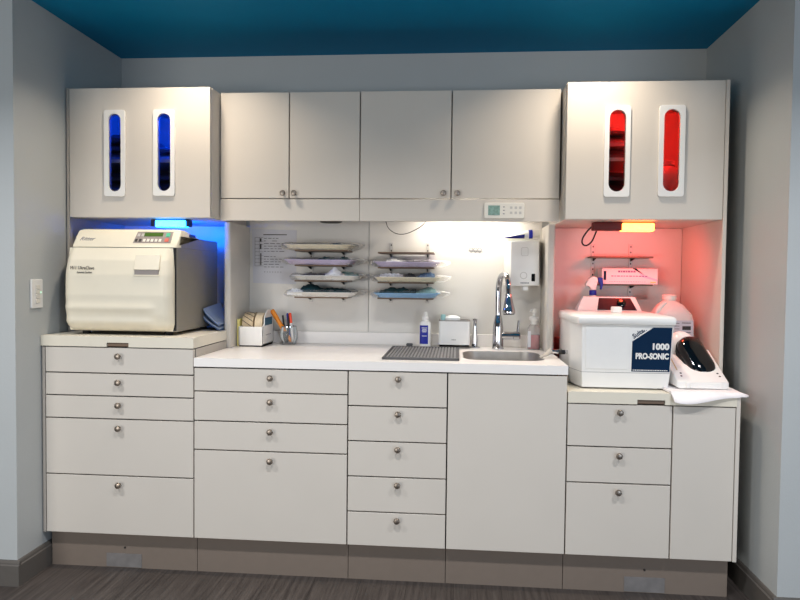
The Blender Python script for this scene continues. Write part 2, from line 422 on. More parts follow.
# white solid surface counter with the sink cut-out
tC = thing('countertop', 'long white counter with the sink cut-out between the two dividers', 'countertop', (-0.3, -0.33, 0.827))
outer = [(DL1 + 0.0015, -0.002), (DL1 + 0.0015, DYL - 0.002), (X[1] + 0.0008, DYL - 0.002), (X[1] + 0.0008, YB - 0.002), (X[4], YB - 0.002), (X[4], DY - 0.002), (DR0 - 0.0015, DY - 0.002), (DR0 - 0.0015, -0.002)]
SX0, SX1, SY0, SY1 = 0.025, 0.352, -0.535, -0.205
hole = rrect(SX0, SX1, SY0, SY1, 0.07, 8)
obj('top', holed(BM(), outer, [hole], 'z', 0.8265, 0.860), M['white'], tC)
obj('backsplash', box(BM(), DL1 + 0.0015, DR0 - 0.0015, -0.022, -0.010, 0.8602, 0.918, 0.002, 1), M['white'], tC)

# sink bowl
tK = thing('sink', 'stainless steel sink bowl set into the white counter', 'sink', ((SX0 + SX1) / 2, (SY0 + SY1) / 2, 0.66))
def ring(off, z, r): return [(x, y, z) for x, y in rrect(SX0 + off, SX1 - off, SY0 + off, SY1 - off, max(r, 0.01), 8)]
bm = BM()
loft(bm, [ring(0.0012, 0.8597, 0.069), ring(0.003, 0.8597, 0.068), ring(0.004, 0.815, 0.068), ring(0.012, 0.70, 0.06), ring(0.03, 0.672, 0.05), ring(0.06, 0.668, 0.03),
          ring(0.06, 0.664, 0.03), ring(0.028, 0.668, 0.05), ring(0.009, 0.70, 0.06), ring(0.0012, 0.815, 0.069), ring(0.0012, 0.8597, 0.069)], False, False)
bm.verts.ensure_lookup_table()
n = len(ring(0, 0, 0.07))
bm.faces.new([bm.verts[5 * n + i] for i in range(n)]); bm.faces.new([bm.verts[6 * n + i] for i in reversed(range(n))])
obj('bowl', bm, M['steel'], tK)
obj('drain', lathe(BM(), [(0.042, 0), (0.042, 0.002), (0.03, 0.001)], (0.19, -0.37, 0.6682)), M['chrome'], tK)

# ---------------------------------------------------------------- back panels and dividers
def bpanel(x0, x1, z0, z1, label):
    o = obj('back_panel', box(BM(), x0, x1, -0.0075, -0.0005, z0, z1), M['panel'], loc=((x0 + x1) / 2, 0, z0))
    return tag(o, label, 'wall panel')
bpanel(-1.645, DL0 - 0.001, 0.939, 1.417, 'back panel in the blue-lit niche behind the sterilizer')
bpanel(DL1 + 0.001, -0.4235, 0.861, 1.509, 'white back panel left of the seam, behind the paper and left tray rack')
bpanel(-0.4205, DR0 - 0.001, 0.861, 1.509, 'white back panel right of the seam, behind the faucet')
bpanel(DR1 + 0.001, 1.020, 0.767, 1.417, 'back panel in the red-lit niche behind the ultrasonic cleaner')
def divider(x0, x1, z0, label, DY=DY):
    o = obj('divider_panel', box(BM(), x0, x1, DY, -0.001, z0, 1.4165, 0.008, 3, only=lambda ed: abs(ed.verts[0].co.y - DY) < 1e-5 and abs(ed.verts[1].co.y - DY) < 1e-5 and abs(ed.verts[0].co.z - ed.verts[1].co.z) > 0.1), M['divider'], loc=((x0 + x1) / 2, DY / 2, z0))
    return tag(o, label, 'divider')
divider(DL0, DL1, ZB + 0.002, 'upright pale divider between the sterilizer niche and the white counter', DYL)
divider(DR0, DR1, ZB + 0.002, 'upright pale divider between the sink counter and the red niche')

# ---------------------------------------------------------------- upper cabinets
YS, YC = -0.482, -0.3725
def slot_pts(x0, x1, z0, z1, k=12):
    r = (x1 - x0) / 2; cx = (x0 + x1) / 2; p = []
    for i in range(k + 1):
        a = PI * i / k; p.append((cx + r * math.cos(a), z1 - r + r * math.sin(a)))
    for i in range(k + 1):
        a = PI + PI * i / k; p.append((cx + r * math.cos(a), z0 + r + r * math.sin(a)))
    return p
def tower(label, x0, x1, z0, z1, slots, end, shelves):
    t = thing('wall_cabinet', label, 'cabinet', ((x0 + x1) / 2, -0.24, z0))
    yb = YS + 0.020
    bm = BM(); s = 0.016
    box(bm, x0 + e, x0 + s, yb, -0.001, z0 + 0.001, z1 - 0.001); box(bm, x1 - s, x1 - e, yb, -0.001, z0 + 0.001, z1 - 0.001)
    box(bm, x0 + s, x1 - s, yb, -0.001, z1 - s, z1 - 0.001); box(bm, x0 + s, x1 - s, yb, -0.001, z0 + 0.001, z0 + s)
    box(bm, x0 + s, x1 - s, -0.012, -0.001, z0 + s, z1 - s)
    obj('body', bm, M['lam'], t)
    for a, b2, z in shelves:
        obj('shelf', box(BM(), a, b2, yb + 0.03, -0.013, z, z + 0.014), M['wplas2'], t)
    holes = [slot_pts(a + 0.018, b2 - 0.018, c + 0.020, d2 - 0.016) for a, b2, c, d2 in slots]
    d = obj('door', holed(BM(), [(x0 + G, z0 + G), (x1 - G, z0 + G), (x1 - G, z1 - G), (x0 + G, z1 - G)], holes, 'y', YS, YS + 0.018), M['lam'], t)
    for a, b2, c, d2 in slots:
        bm = holed(BM(), rrect(a, b2, c, d2, 0.010, 4), [slot_pts(a + 0.018, b2 - 0.018, c + 0.020, d2 - 0.016)], 'y', YS - 0.007, YS - 0.0002)
        obj('window_frame', bm, M['wplas'], d, 'white window frame')
        obj('pane', prism(BM(), slot_pts(a + 0.0185, b2 - 0.0185, c + 0.0205, d2 - 0.0165), 'y', YS + 0.004, YS + 0.006), M['acrylic'], d, 'clear slot-shaped pane')
    return t
tWL = tower('tall upper cabinet with two slot windows glowing blue inside', X[0], X[1], 1.4185, 1.957,
      [(-1.474, -1.384, 1.507, 1.864), (-1.263, -1.171, 1.509, 1.864)], None, [(X[0] + 0.017, X[1] - 0.017, 1.655)])
obj('side_panel', box(BM(), -1.6415, X[0] - 0.0006, YS, -0.001, 0.939, 1.957, 0.001, 1), M['lamedge'], tWL)
tWR = tower('tall upper cabinet with two slot windows glowing red inside', X[4] + 0.004, X[6], 1.4175, 1.957,
      [(0.565, 0.664, 1.507, 1.861), (0.772, 0.870, 1.508, 1.861)], None, [(X[4] + 0.021, 0.72, 1.655)])
obj('side_panel', box(BM(), X[6] + 0.0006, 1.0363, YS, -0.001, 0.767, 1.957, 0.001, 1), M['lam'], tWR)
def upper(label, xs, zt, kx):
    x0, x1 = xs[0], xs[-1]
    t = thing('wall_cabinet', label, 'cabinet', ((x0 + x1) / 2, -0.19, 1.5109))
    obj('carcass', box(BM(), x0 + e, x1 - e, YC + 0.020, -0.001, 1.513, zt - 0.002), M['lamedge'], t)
    for a, b2, k in zip(xs, xs[1:], kx):
        d = front('door', t, a, b2, 1.5109, zt, YC); knob(d, k, YC, 1.533)
    obj('valance', box(BM(), x0 + 0.0007, x1 - 0.0007, YC, YC + 0.018, 1.4175, 1.5109 - G, 0.0012, 1), M['lam'], t)
    return t
upper('upper double-door cabinet next to the blue-windowed cabinet', [X[1] + 0.001, -0.7184, -0.4162], 1.961, [-0.742, -0.694])
tUR = upper('upper double-door cabinet above the faucet, with a control keypad below', [-0.4162, -0.0327, X[4] - 0.001], 1.961, [-0.064, -0.006])
# control keypad on the valance
tP = thing('control_panel', 'small white control panel with pale screen under the right middle doors', 'control panel', (0.188, YC, 1.43))
obj('case', prism(BM(), rrect(0.105, 0.270, 1.430, 1.4945, 0.007, 4), 'y', YC - 0.008, YC - 0.0003, 0.0018, 1), M['wplas2'], tP)
obj('screen', box(BM(), 0.122, 0.170, YC - 0.0092, YC - 0.0081, 1.443, 1.483), M['lcd2'], tP, 'pale green screen')
for i, (x, z) in enumerate([(0.186, 1.477), (0.186, 1.463), (0.186, 1.449)]):
    obj('button', box(BM(), x - 0.0035, x + 0.0035, YC - 0.0088, YC - 0.0081, z - 0.0018, z + 0.0018), M['inkgrey'], tP)
for x in (0.216, 0.235, 0.253):
    for z in (1.474, 1.453):
        obj('button', box(BM(), x - 0.005, x + 0.005, YC - 0.0088, YC - 0.0081, z - 0.005, z + 0.005), M['galv'], tP)

# ---------------------------------------------------------------- packs inside the lit cabinets
def pack(x0, x1, y0, y1, z0, z1, m, label, group):
    bm = BM(); nx, ny = 8, 5
    top = {}; bot = {}
    sd = random.random() * 9
    for i in range(nx + 1):
        for j in range(ny + 1):
            u, v = i / nx, j / ny
            ed = min(u, 1 - u, v, 1 - v); h = min(1, ed * 5 + 0.35)
            w = 0.0035 * math.sin(7 * u + sd) * math.cos(6 * v + sd)
            top[i, j] = bm.verts.new((x0 + (x1 - x0) * u, y0 + (y1 - y0) * v, z0 + (z1 - z0 - 0.004) * h + w))
            bot[i, j] = bm.verts.new((x0 + (x1 - x0) * u, y0 + (y1 - y0) * v, z0))
    for i in range(nx):
        for j in range(ny):
            bm.faces.new([top[i, j], top[i + 1, j], top[i + 1, j + 1], top[i, j + 1]])
            bm.faces.new([bot[i, j], bot[i, j + 1], bot[i + 1, j + 1], bot[i + 1, j]])
    for i in range(nx):
        bm.faces.new([top[i, 0], bot[i, 0], bot[i + 1, 0], top[i + 1, 0]]); bm.faces.new([top[i, ny], top[i + 1, ny], bot[i + 1, ny], bot[i, ny]])
    for j in range(ny):
        bm.faces.new([top[0, j], top[0, j + 1], bot[0, j + 1], bot[0, j]]); bm.faces.new([top[nx, j], bot[nx, j], bot[nx, j + 1], top[nx, j + 1]])
    o = obj('wrapped_pack', bm, m, loc=((x0 + x1) / 2, (y0 + y1) / 2, z0), angle=50)
    return tag(o, label, 'pack', group)
ordl = ['lowest', 'second up', 'third up', 'fourth up', 'fifth up']
def stack(xa, xb, ya, z, hs, mats, where, group):
    for k, (h, mm) in enumerate(zip(hs, mats)):
        j = random.uniform(-0.008, 0.008)
        pack(xa + j, xb + j, ya + random.uniform(0, 0.02), ya + 0.26, z, z + h, M[mm], 'wrapped pack, %s %s' % (ordl[k], where), group)
        z += h + 0.0008
stack(-1.56, -1.345, -0.41, 1.436, [0.05, 0.045, 0.05, 0.045], ['pack', 'pack', 'packpale', 'pack'], 'on the cabinet floor behind the left blue window', 'packs low behind the left blue window')
stack(-1.56, -1.345, -0.41, 1.6695, [0.045, 0.035, 0.04], ['packpale', 'pack', 'pack'], 'on the shelf behind the left blue window', 'packs high behind the left blue window')
stack(-1.31, -1.13, -0.41, 1.436, [0.05, 0.055, 0.045, 0.04], ['packpale', 'pack', 'pack', 'pack'], 'on the cabinet floor behind the right blue window', 'packs low behind the right blue window')
stack(-1.31, -1.13, -0.41, 1.6695, [0.035, 0.03], ['packpale', 'pack'], 'on the shelf behind the right blue window', 'packs high behind the right blue window')
stack(0.49, 0.70, -0.41, 1.435, [0.045, 0.05, 0.05, 0.045], ['packpale', 'pack', 'pack', 'pack'], 'on the cabinet floor behind the left red window', 'packs low behind the left red window')
stack(0.49, 0.70, -0.41, 1.6695, [0.05, 0.05, 0.04], ['pack', 'packpale', 'pack'], 'on the shelf behind the left red window', 'packs high behind the left red window')
tj = thing('canister', 'pale round canister standing behind the right red window', 'canister', (0.845, -0.33, 1.434))
obj('body', lathe(BM(), [(0.058, 0), (0.062, 0.006), (0.062, 0.17), (0.05, 0.2), (0.03, 0.215)], (0.845, -0.33, 1.434)), M['jug'], tj)
obj('lid', lathe(BM(), [(0.034, 0.2155), (0.034, 0.235), (0.02, 0.238)], (0.845, -0.33, 1.434)), M['wplas'], tj)

# ---------------------------------------------------------------- lamps
def lamp_bar(label, x0, x1, y0, y1, z0, z1, lx0, lx1, lens, right=False):
    t = thing('niche_lamp', label, 'lamp', ((x0 + x1) / 2, (y0 + y1) / 2, z1))
    obj('housing', box(BM(), x0, x1, y0, y1, z0 + 0.004, z1, 0.004, 2), M['redhouse' if lens == 'redglow' else 'bluehouse'], t, 'dark lamp housing')
    obj('lens', box(BM(), lx0, lx1, y0 - 0.006, y1 - 0.01, z0, z1 - 0.004, 0.006, 3), M[lens], t, 'glowing lamp lens')
    return t
lamp_bar('blue glowing lamp bar under the left cabinet', -1.306, -1.141, -0.42, -0.37, 1.384, 1.4185, -1.285, -1.150, 'blueglow')
lamp_bar('red and amber glowing lamp bar under the right cabinet', 0.552, 0.795, -0.38, -0.32, 1.380, 1.4175, 0.664, 0.793, 'redglow')
tU = thing('under_cabinet_light', 'white light bar tucked under the right middle cabinet', 'lamp', (0.04, -0.10, 1.513))
obj('housing', box(BM(), -0.17, 0.25, -0.13, -0.07, 1.485, 1.5125, 0.003, 1), M['wplas'], tU)
obj('lens', box(BM(), -0.16, 0.24, -0.125, -0.075, 1.478, 1.4848, 0.002, 1), M['warmglow'], tU, 'glowing white lens')
o = obj('puck_light', lathe(BM(), [(0.012, 0.09), (0.012, 0.022), (0.046, 0.018), (0.05, 0.012), (0.05, 0.004), (0.042, 0)], (-0.57, -0.20, 1.4225)), M['black'], loc=(-0.57, -0.2, 1.4225))
tag(o, 'black round puck hanging just below the left valance', 'lamp')

def area(name, loc, size, power, col, aim=None, shape='DISK', sizey=None, spread=PI):
    l = bpy.data.lights.new(name, 'AREA'); l.shape = shape; l.size = size; l.energy = power; l.color = col; l.spread = spread
    if sizey: l.size_y = sizey
    o = bpy.data.objects.new(name, l); COL.objects.link(o); o.location = loc
    d = (Vector(aim) - Vector(loc)) if aim else Vector((0, 0, -1))
    o.rotation_euler = d.to_track_quat('-Z', 'Y').to_euler()
    return o
def point(name, loc, power, col, r=0.02):
    l = bpy.data.lights.new(name, 'POINT'); l.energy = power; l.color = col; l.shadow_soft_size = r
    o = bpy.data.objects.new(name, l); COL.objects.link(o); o.location = loc; return o
WARM = (1.0, 0.86, 0.70); COOL = (0.74, 0.85, 1.0)
SP = math.radians(124)
area('downlight', (-1.06, -0.72, 2.225), 0.11, 5.3, WARM, spread=SP)
area('downlight', (0.50, -0.68, 2.225), 0.11, 5.3, WARM, spread=SP)
for lx in (-1.7, -0.3, 1.1):
    area('downlight', (lx, -1.9, 2.225), 0.15, 18, (.98, .98, 1.0), spread=math.radians(140))
area('daylight_window', (-2.4, -5.2, 0.9), 2.0, 66, (1.0, 0.97, 0.93), aim=(-0.2, 0, 0.6), shape='RECTANGLE', sizey=1.2)
area('daylight_window', (2.2, -5.2, 0.9), 2.0, 50, COOL, aim=(-0.2, 0, 0.6), shape='RECTANGLE', sizey=1.2)
area('blue_lamp_glow', (-1.23, -0.34, 1.378), 0.12, 6.0, (0.0, 0.10, 1.0), aim=(-1.2, -0.05, 1.2))
area('red_lamp_glow', (0.75, -0.30, 1.374), 0.12, 1.5, (1.0, 0.06, 0.04), aim=(0.80, -0.08, 1.1))
point('blue_cabinet_light', (-1.16, -0.36, 1.925), 10.0, (0.0, 0.05, 1.0))
point('red_cabinet_light', (0.72, -0.36, 1.925), 7.5, (1.0, 0.02, 0.015))
area('counter_light', (0.04, -0.10, 1.474), 0.40, 1.7, (1, 0.93, 0.82), shape='RECTANGLE', sizey=0.04, aim=(0.04, -0.08, 0.9))

# ---------------------------------------------------------------- sterilizer
AX0, AX1 = -1.568, -1.120
tA = thing('sterilizer', 'ivory tabletop steam sterilizer with grey sides on the left cream counter', 'sterilizer', (-1.344, -0.35, 0.938))
bm = BM(); box(bm, AX0 + 0.012, AX1, -0.585, -0.125, 0.953, 1.2905, 0.002, 1); box(bm, AX0 + 0.012, AX1, -0.55, -0.125, 1.2885, 1.337, 0.003, 1)
obj('body', bm, M['autos'], tA, 'grey painted steel body')
for x in (AX0 + 0.05, AX1 - 0.05):
    for y in (-0.55, -0.17):
        obj('foot', cyl(BM(), (x, y, 0.9383), (x, y, 0.953), 0.016), M['rubber'], tA)
# control cap
bm = BM()
sec = [(-0.586, 1.292), (-0.584, 1.300), (-0.541, 1.362), (-0.532, 1.3665), (-0.50, 1.3665), (-0.36, 1.345), (-0.36, 1.3375), (-0.55, 1.3375), (-0.55, 1.292)]
def csec(x, k): return [(x, y + (0.012 * k if i < 5 else 0), z - (0.010 * k if 1 < i < 6 else 0)) for i, (y, z) in enumerate(sec)]
loft(bm, [csec(AX0 + 0.006, 1), csec(AX0 + 0.012, 0.35), csec(AX0 + 0.03, 0), csec(AX1 - 0.02, 0), csec(AX1 - 0.003, 0.25), csec(AX1 + 0.003, 1)])
obj('control_cap', bm, M['autoc'], tA)
# bulged door front with ripples
def door_y(z):
    P = [(0.955, -0.592), (0.962, -0.607), (0.98, -0.618), (1.02, -0.626), (1.10, -0.632), (1.18, -0.630), (1.24, -0.618), (1.288, -0.595)]
    for (za, ya), (zb, yb) in zip(P, P[1:]):
        if z <= zb: t = (z - za) / (zb - za); return ya + (yb - ya) * t
    return P[-1][1]
bm = BM(); NX, NZ = 48, 60; g = {}
for i in range(NX + 1):
    u = i / NX; u = 0.5 - 0.5 * math.cos(PI * u)
    for j in range(NZ + 1):
        z = 0.955 + (1.289 - 0.955) * j / NZ
        wz = 0.0
        side = min(u, 1 - u)
        rip = (0.0055 * math.exp(-((z - 1.048) / 0.016) ** 2) + 0.006 * math.exp(-((z - 0.993) / 0.014) ** 2)) * (min(1, max(0, (0.86 - u) * 12)))
        roundy = 0.030 * (max(0, 1 - side / 0.07)) ** 2
        inset = 0.007 * max(0, (z - 1.20) / 0.089) + 0.008 * max(0, (0.985 - z) / 0.03)
        x = AX0 - 0.006 + inset + (AX1 - 0.008 - AX0 + 0.006 - 2 * inset) * u
        g[i, j] = bm.verts.new((x, door_y(z) - rip + roundy * 0.8, z))
back = {}
for i in range(NX + 1):
    for j in range(NZ + 1):
        if i in (0, NX) or j in (0, NZ):
            back[i, j] = bm.verts.new((g[i, j].co.x, -0.587, g[i, j].co.z))
for i in range(NX):
    for j in range(NZ): bm.faces.new([g[i, j], g[i + 1, j], g[i + 1, j + 1], g[i, j + 1]])
for i in range(NX):
    for j in (0, NZ): bm.faces.new([g[i, j], back[i, j], back[i + 1, j], g[i + 1, j]])
for j in range(NZ):
    for i in (0, NX): bm.faces.new([g[i, j], g[i, j + 1], back[i, j + 1], back[i, j]])
loop = [back[i, 0] for i in range(NX + 1)] + [back[NX, j] for j in range(1, NZ + 1)] + [back[i, NZ] for i in range(NX - 1, -1, -1)] + [back[0, j] for j in range(NZ - 1, 0, -1)]
bm.faces.new(loop)
dr = obj('door', bm, M['autoc'], tA, angle=50)
obj('gasket', box(BM(), AX0 + 0.002, AX1 - 0.002, -0.5868, -0.5848, 0.957, 1.290), M['rubber'], tA)
# door handle
hb = BM()
prism(hb, [(-0.626, 1.200), (-0.6335, 1.2015), (-0.6175, 1.262), (-0.612, 1.262)], 'x', -1.2765, -1.1735, 0.001, 1)
obj('handle', hb, M['autoc'], dr)
obj('handle_slot', prism(BM(), [(-0.627, 1.182), (-0.6318, 1.182), (-0.6308, 1.1995), (-0.626, 1.1995)], 'x', -1.274, -1.176), M['keypad'], dr, 'darker slot under the handle')
obj('handle_lip', prism(BM(), [(-0.627, 1.177), (-0.6335, 1.177), (-0.633, 1.1815), (-0.627, 1.1815)], 'x', -1.2785, -1.1715), M['autoc'], dr)
# keypad on the sloped face: point at fraction t of the slope
def cp(x, t, off=0.0):
    a = Vector((x, -0.584, 1.300)); b2 = Vector((x, -0.541, 1.362)); nrm = Vector((0, -0.822, 0.57))
    return a + (b2 - a) * t + nrm * off
def slab(x0, x1, t0, t1, off0, off1, sk=0.0):
    bm = BM()
    A = [cp(x0 - sk, t0, off0), cp(x1 - sk * 0, t0, off0), cp(x1, t1, off0), cp(x0, t1, off0)]
    B = [cp(x0 - sk, t0, off1), cp(x1 - sk * 0, t0, off1), cp(x1, t1, off1), cp(x0, t1, off1)]
    return loft(bm, [A, B])
kp = obj('keypad', slab(-1.300, -1.150, 0.14, 0.90, 0.0002, 0.0014, 0.006), M['keypad'], tA, 'grey keypad')
obj('display', slab(-1.268, -1.190, 0.58, 0.83, 0.0015, 0.0022), M['lcd'], kp, 'green display')
for k in range(7): obj('button', slab(-1.300 + k * 0.0165, -1.290 + k * 0.0165, 0.22, 0.40, 0.0015, 0.003), M['wplas2' if k > 1 else 'ink'], kp)
obj('button', slab(-1.176, -1.160, 0.56, 0.80, 0.0015, 0.0035), M['green'], kp, 'green button')
obj('button', slab(-1.176, -1.160, 0.22, 0.44, 0.0015, 0.0035), M['red'], kp, 'red button')
for k in range(2): obj('button', slab(-1.296 + k * 0.017, -1.286 + k * 0.017, 0.58, 0.76, 0.0015, 0.0025), M['galv'], kp)
sl = Vector((0, 0.043, 0.062)).normalized()
text('logo_lettering', 'Ritter', 0.026, M['inkgrey'], tA, cp(-1.535, 0.30, 0.0004), (1, 0, 0), sl, shear=0.35)
text('model_lettering', 'M11 UltraClave', 0.0195, M['ink'], dr, (-1.541, -0.6305, 1.2005), (1, 0, 0), (0, 0.15, 1), fat=0.0, squeeze=0.80)
text('small_lettering', 'Automatic Sterilizer', 0.010, M['ink'], dr, (-1.512, -0.6325, 1.1855), (1, 0, 0), (0, 0.1, 1), squeeze=0.78)
# rear vent box on the top
obj('vent_cap', box(BM(), -1.135, -1.115 + 0.0, -0.47, -0.40, 1.3375, 1.352, 0.003, 1), M['black'], tA)
o = obj('instrument_tray', prism(BM(), [(-1.31, 1.3475), (-1.30, 1.354), (-1.15, 1.349), (-1.145, 1.3455)], 'y', -0.40 + 0.045, -0.20), M['black'], loc=(-1.23, -0.3, 1.3457))  # black plate stands for a thin tray edge and the shadow gap behind
tag(o, 'thin tray, blackened for the shadow gap, on top of the ivory sterilizer', 'tray')
o.location.z = 1.3378
# pouches leaning by the sterilizer
def pouch(x0, x1, y0, y1, zlo, zhi, label):
    t = thing('sterilization_pouch', label, 'pouch', ((x0 + x1) / 2, (y0 + y1) / 2, zlo), 'blue pouches beside the sterilizer')
    def sheet(o0, o1):
        bm = BM(); A = []; B = []
        rows = []
        for i in range(9):
            u = i / 8; x = x0 + (x1 - x0) * u
            z = zhi - (zhi - zlo) * (u ** 0.75)
            rows.append([(x, y0, z + o0), (x, y1, z + 0.02 * (1 - u) + o0), (x, y1, z + 0.02 * (1 - u) + o1), (x, y0, z + o1)])
        return loft(bm, rows)
    obj('film_side', sheet(-0.006, -0.0005), M['pouchblue'], t, 'blue film side')
    obj('paper_side', sheet(0.0, 0.0055), M['pouchpaper'], t, 'pale paper side')
    return t
pouch(-1.108, -1.040, -0.33, -0.12, 0.965, 1.030, 'upper of two curved blue pouches right of the sterilizer')
pouch(-1.112, -1.040, -0.32, -0.12, 0.945, 0.996, 'lower of two curved blue pouches right of the sterilizer')

# ---------------------------------------------------------------- light switch
tw = thing('light_switch', 'white wall switch plate with a column of buttons on the left wall', 'switch', (XL, -0.69, 1.1))
obj('plate', prism(BM(), rrect(-0.727, -0.655, 1.046, 1.160, 0.004, 3), 'x', XL + 0.0002, XL + 0.008, 0.002, 1), M['wplas'], tw)
for k in range(4):
    obj('button', box(BM(), XL + 0.0081, XL + 0.011, -0.703, -0.676, 1.066 + k * 0.0185, 1.082 + k * 0.0185, 0.001, 1), M['wplas2'], tw)
obj('indicator', box(BM(), XL + 0.0081, XL + 0.0105, -0.674, -0.670, 1.105, 1.111), M['led'], tw, 'green indicator light')

# ---------------------------------------------------------------- notice sheet
tn = thing('notice_sheet', 'white printed sheet taped to the back panel beside the left divider', 'paper', (-0.883, -0.008, 1.144))
bm = BM(); prism(bm, [(-0.985, 1.147), (-0.774, 1.143), (-0.772, 1.402), (-0.991, 1.406)], 'y', -0.0092, -0.00755)
obj('sheet', bm, M['paper'], tn)
bm = BM(); yk = -0.0096
def bar(x0, x1, z0, z1): box(bm, x0, x1, yk, -0.0093, z0, z1)
bar(-0.935, -0.82, 1.3775, 1.3815)
for k in range(12):
    z = 1.362 - k * 0.0125
    x = -0.932
    for q in range(random.randint(3, 5)):
        w = random.uniform(0.008, 0.026)
        if random.random() < 0.92 and k != 6: bar(x, x + w, z - 0.0012, z + 0.0012)
        x += w + 0.006
for z in (1.366, 1.348, 1.331, 1.314, 1.297, 1.280, 1.263, 1.246, 1.229): bar(-0.976, -0.935, z - 0.0006, z + 0.0006)
for x in (-0.976, -0.955): bar(x - 0.0006, x + 0.0006, 1.229, 1.366)
bar(-0.952, -0.944, 1.345, 1.362); bar(-0.952, -0.944, 1.31, 1.335); bar(-0.950, -0.944, 1.232, 1.29)
for k in range(7): bar(-0.93 + k * 0.013, -0.925 + k * 0.013, 1.199, 1.2015)
obj('print', bm, M['ink'], tn, 'dark printed table lines')

# ---------------------------------------------------------------- racks
def rack(label, ux, zs, zlo, zhi, sx0, sx1, depth, brackets=True):
    t = thing('shelf_rack', label, 'rack', ((sx0 + sx1) / 2, -0.008, zlo))
    for x in ux:
        u = obj('upright', box(BM(), x - 0.009, x + 0.009, -0.0125, -0.0078, zlo, zhi, 0.001, 1), M['galv'], t)
        bm = BM()
        zz = zhi - 0.012
        while zz > zlo + 0.01:
            box(bm, x - 0.0025, x + 0.0025, -0.0132, -0.0126, zz - 0.004, zz + 0.004); zz -= 0.026
        obj('slots', bm, M['slot'], u, 'dark slots')
    for z in zs:
        s = obj('shelf', box(BM(), sx0, sx1, -depth, -0.0135, z - 0.007, z, 0.001, 1), M['bronze'], t, 'brown steel shelf')
        for x in ux:
            obj('bracket', prism(BM(), [(-0.0135, z - 0.0072), (-0.0135, z - 0.020), (-0.04, z - 0.016), (-0.09, z - 0.0072)], 'x', x - 0.002, x + 0.002), M['slot'], s)
    return t
TZ_L = [1.303, 1.235, 1.164, 1.089]
TZ_R = [1.2285, 1.1605, 1.089]
rack('left wall rack of four brown shelves with wrapped trays', (-0.700, -0.540), [z - 0.0 for z in TZ_L], 1.06, 1.315, -0.745, -0.500, 0.16)
rack('right wall rack with an empty top shelf above three wrapped trays', (-0.315, -0.142), [1.296] + TZ_R, 1.06, 1.345, -0.362, -0.108, 0.16)
rack('small wall rack with two brown shelves in the red niche', (0.622, 0.792), [1.286, 1.162], 1.09, 1.345, 0.597, 0.866, 0.115)

# ---------------------------------------------------------------- wrapped trays
def tray(x0, x1, z, m, label, h=0.022):
    t = thing('instrument_tray', label, 'tray', ((x0 + x1) / 2, -0.11, z), 'wrapped trays on the wall racks')
    y0, y1 = -0.215, -0.016
    def rr(o, zz, r): return [(a, b2, zz) for a, b2 in rrect(x0 + o, x1 - o, y0 + o * 0.8, y1 - o * 0.8, r, 4)]
    obj('pan', loft(BM(), [rr(0.030, z + 0.0004, 0.02), rr(0.024, z + 0.003, 0.022), rr(0.006, z + h - 0.003, 0.03), rr(0.0, z + h - 0.002, 0.032), rr(0.0, z + h, 0.032), rr(0.008, z + h, 0.03), rr(0.026, z + 0.0055, 0.02)]), M[m], t)
    # clear sleeve, crumpled, with a bunched tail on the right
    bm = BM(); rows = []
    N = 22
    for i in range(N + 1):
        u = i / N; x = x0 - 0.012 + (x1 - x0 + 0.056) * u
        over = max(0, (x - x1 - 0.004) / 0.04); under = max(0, (x0 - x) / 0.012)
        k = 1 - 0.75 * min(1, max(over, under * 0.8))
        cz = z + h * 0.5 + (0.006 * over)
        row = []
        for j in range(14):
            a = 2 * PI * j / 14
            jit = random.uniform(-0.0035, 0.0035)
            hh = (h * 0.5 + 0.006) * k
            zz = cz + 0.004 + math.copysign(abs(math.sin(a)) ** 0.6, math.sin(a)) * hh + jit
            zz = max(zz, z + 0.0006)
            yy = (y0 + y1) / 2 + math.copysign(abs(math.cos(a)) ** 0.6, math.cos(a)) * (0.1 + 0.004) * (0.35 + 0.65 * k) + jit
            row.append((x + jit, min(yy, -0.0145), zz))
        rows.append(row)
    obj('plastic_sleeve', loft(bm, rows), M['sleeve'], t, 'clear crinkled plastic sleeve', angle=20)
    return t
def heap(name, x0, x1, z, hs, m, label, cat, y0=-0.195, y1=-0.05, base=0.006):
    """folded cloth or paper: a ridge whose heights follow hs along x"""
    bm = BM(); n2 = (len(hs) - 1) * 4; rows = []
    for i in range(n2 + 1):
        u = i / n2; q = u * (len(hs) - 1); k = min(int(q), len(hs) - 2); tt = q - k
        h = 1.25 * (hs[k] * (1 - tt) + hs[k + 1] * tt); x = x0 + (x1 - x0) * u
        w = 0.002 * math.sin(i * 2.1)
        rows.append([(x, y0, z + base), (x, y1, z + base), (x, y1, z + base + max(0.001, h * 0.7)), (x, (y0 + y1) / 2, z + base + h + w), (x, y0, z + base + max(0.001, h * 0.55 + w))])
    return tag(obj(name, loft(bm, rows), m, loc=((x0 + x1) / 2, (y0 + y1) / 2, z + base)), label, cat)
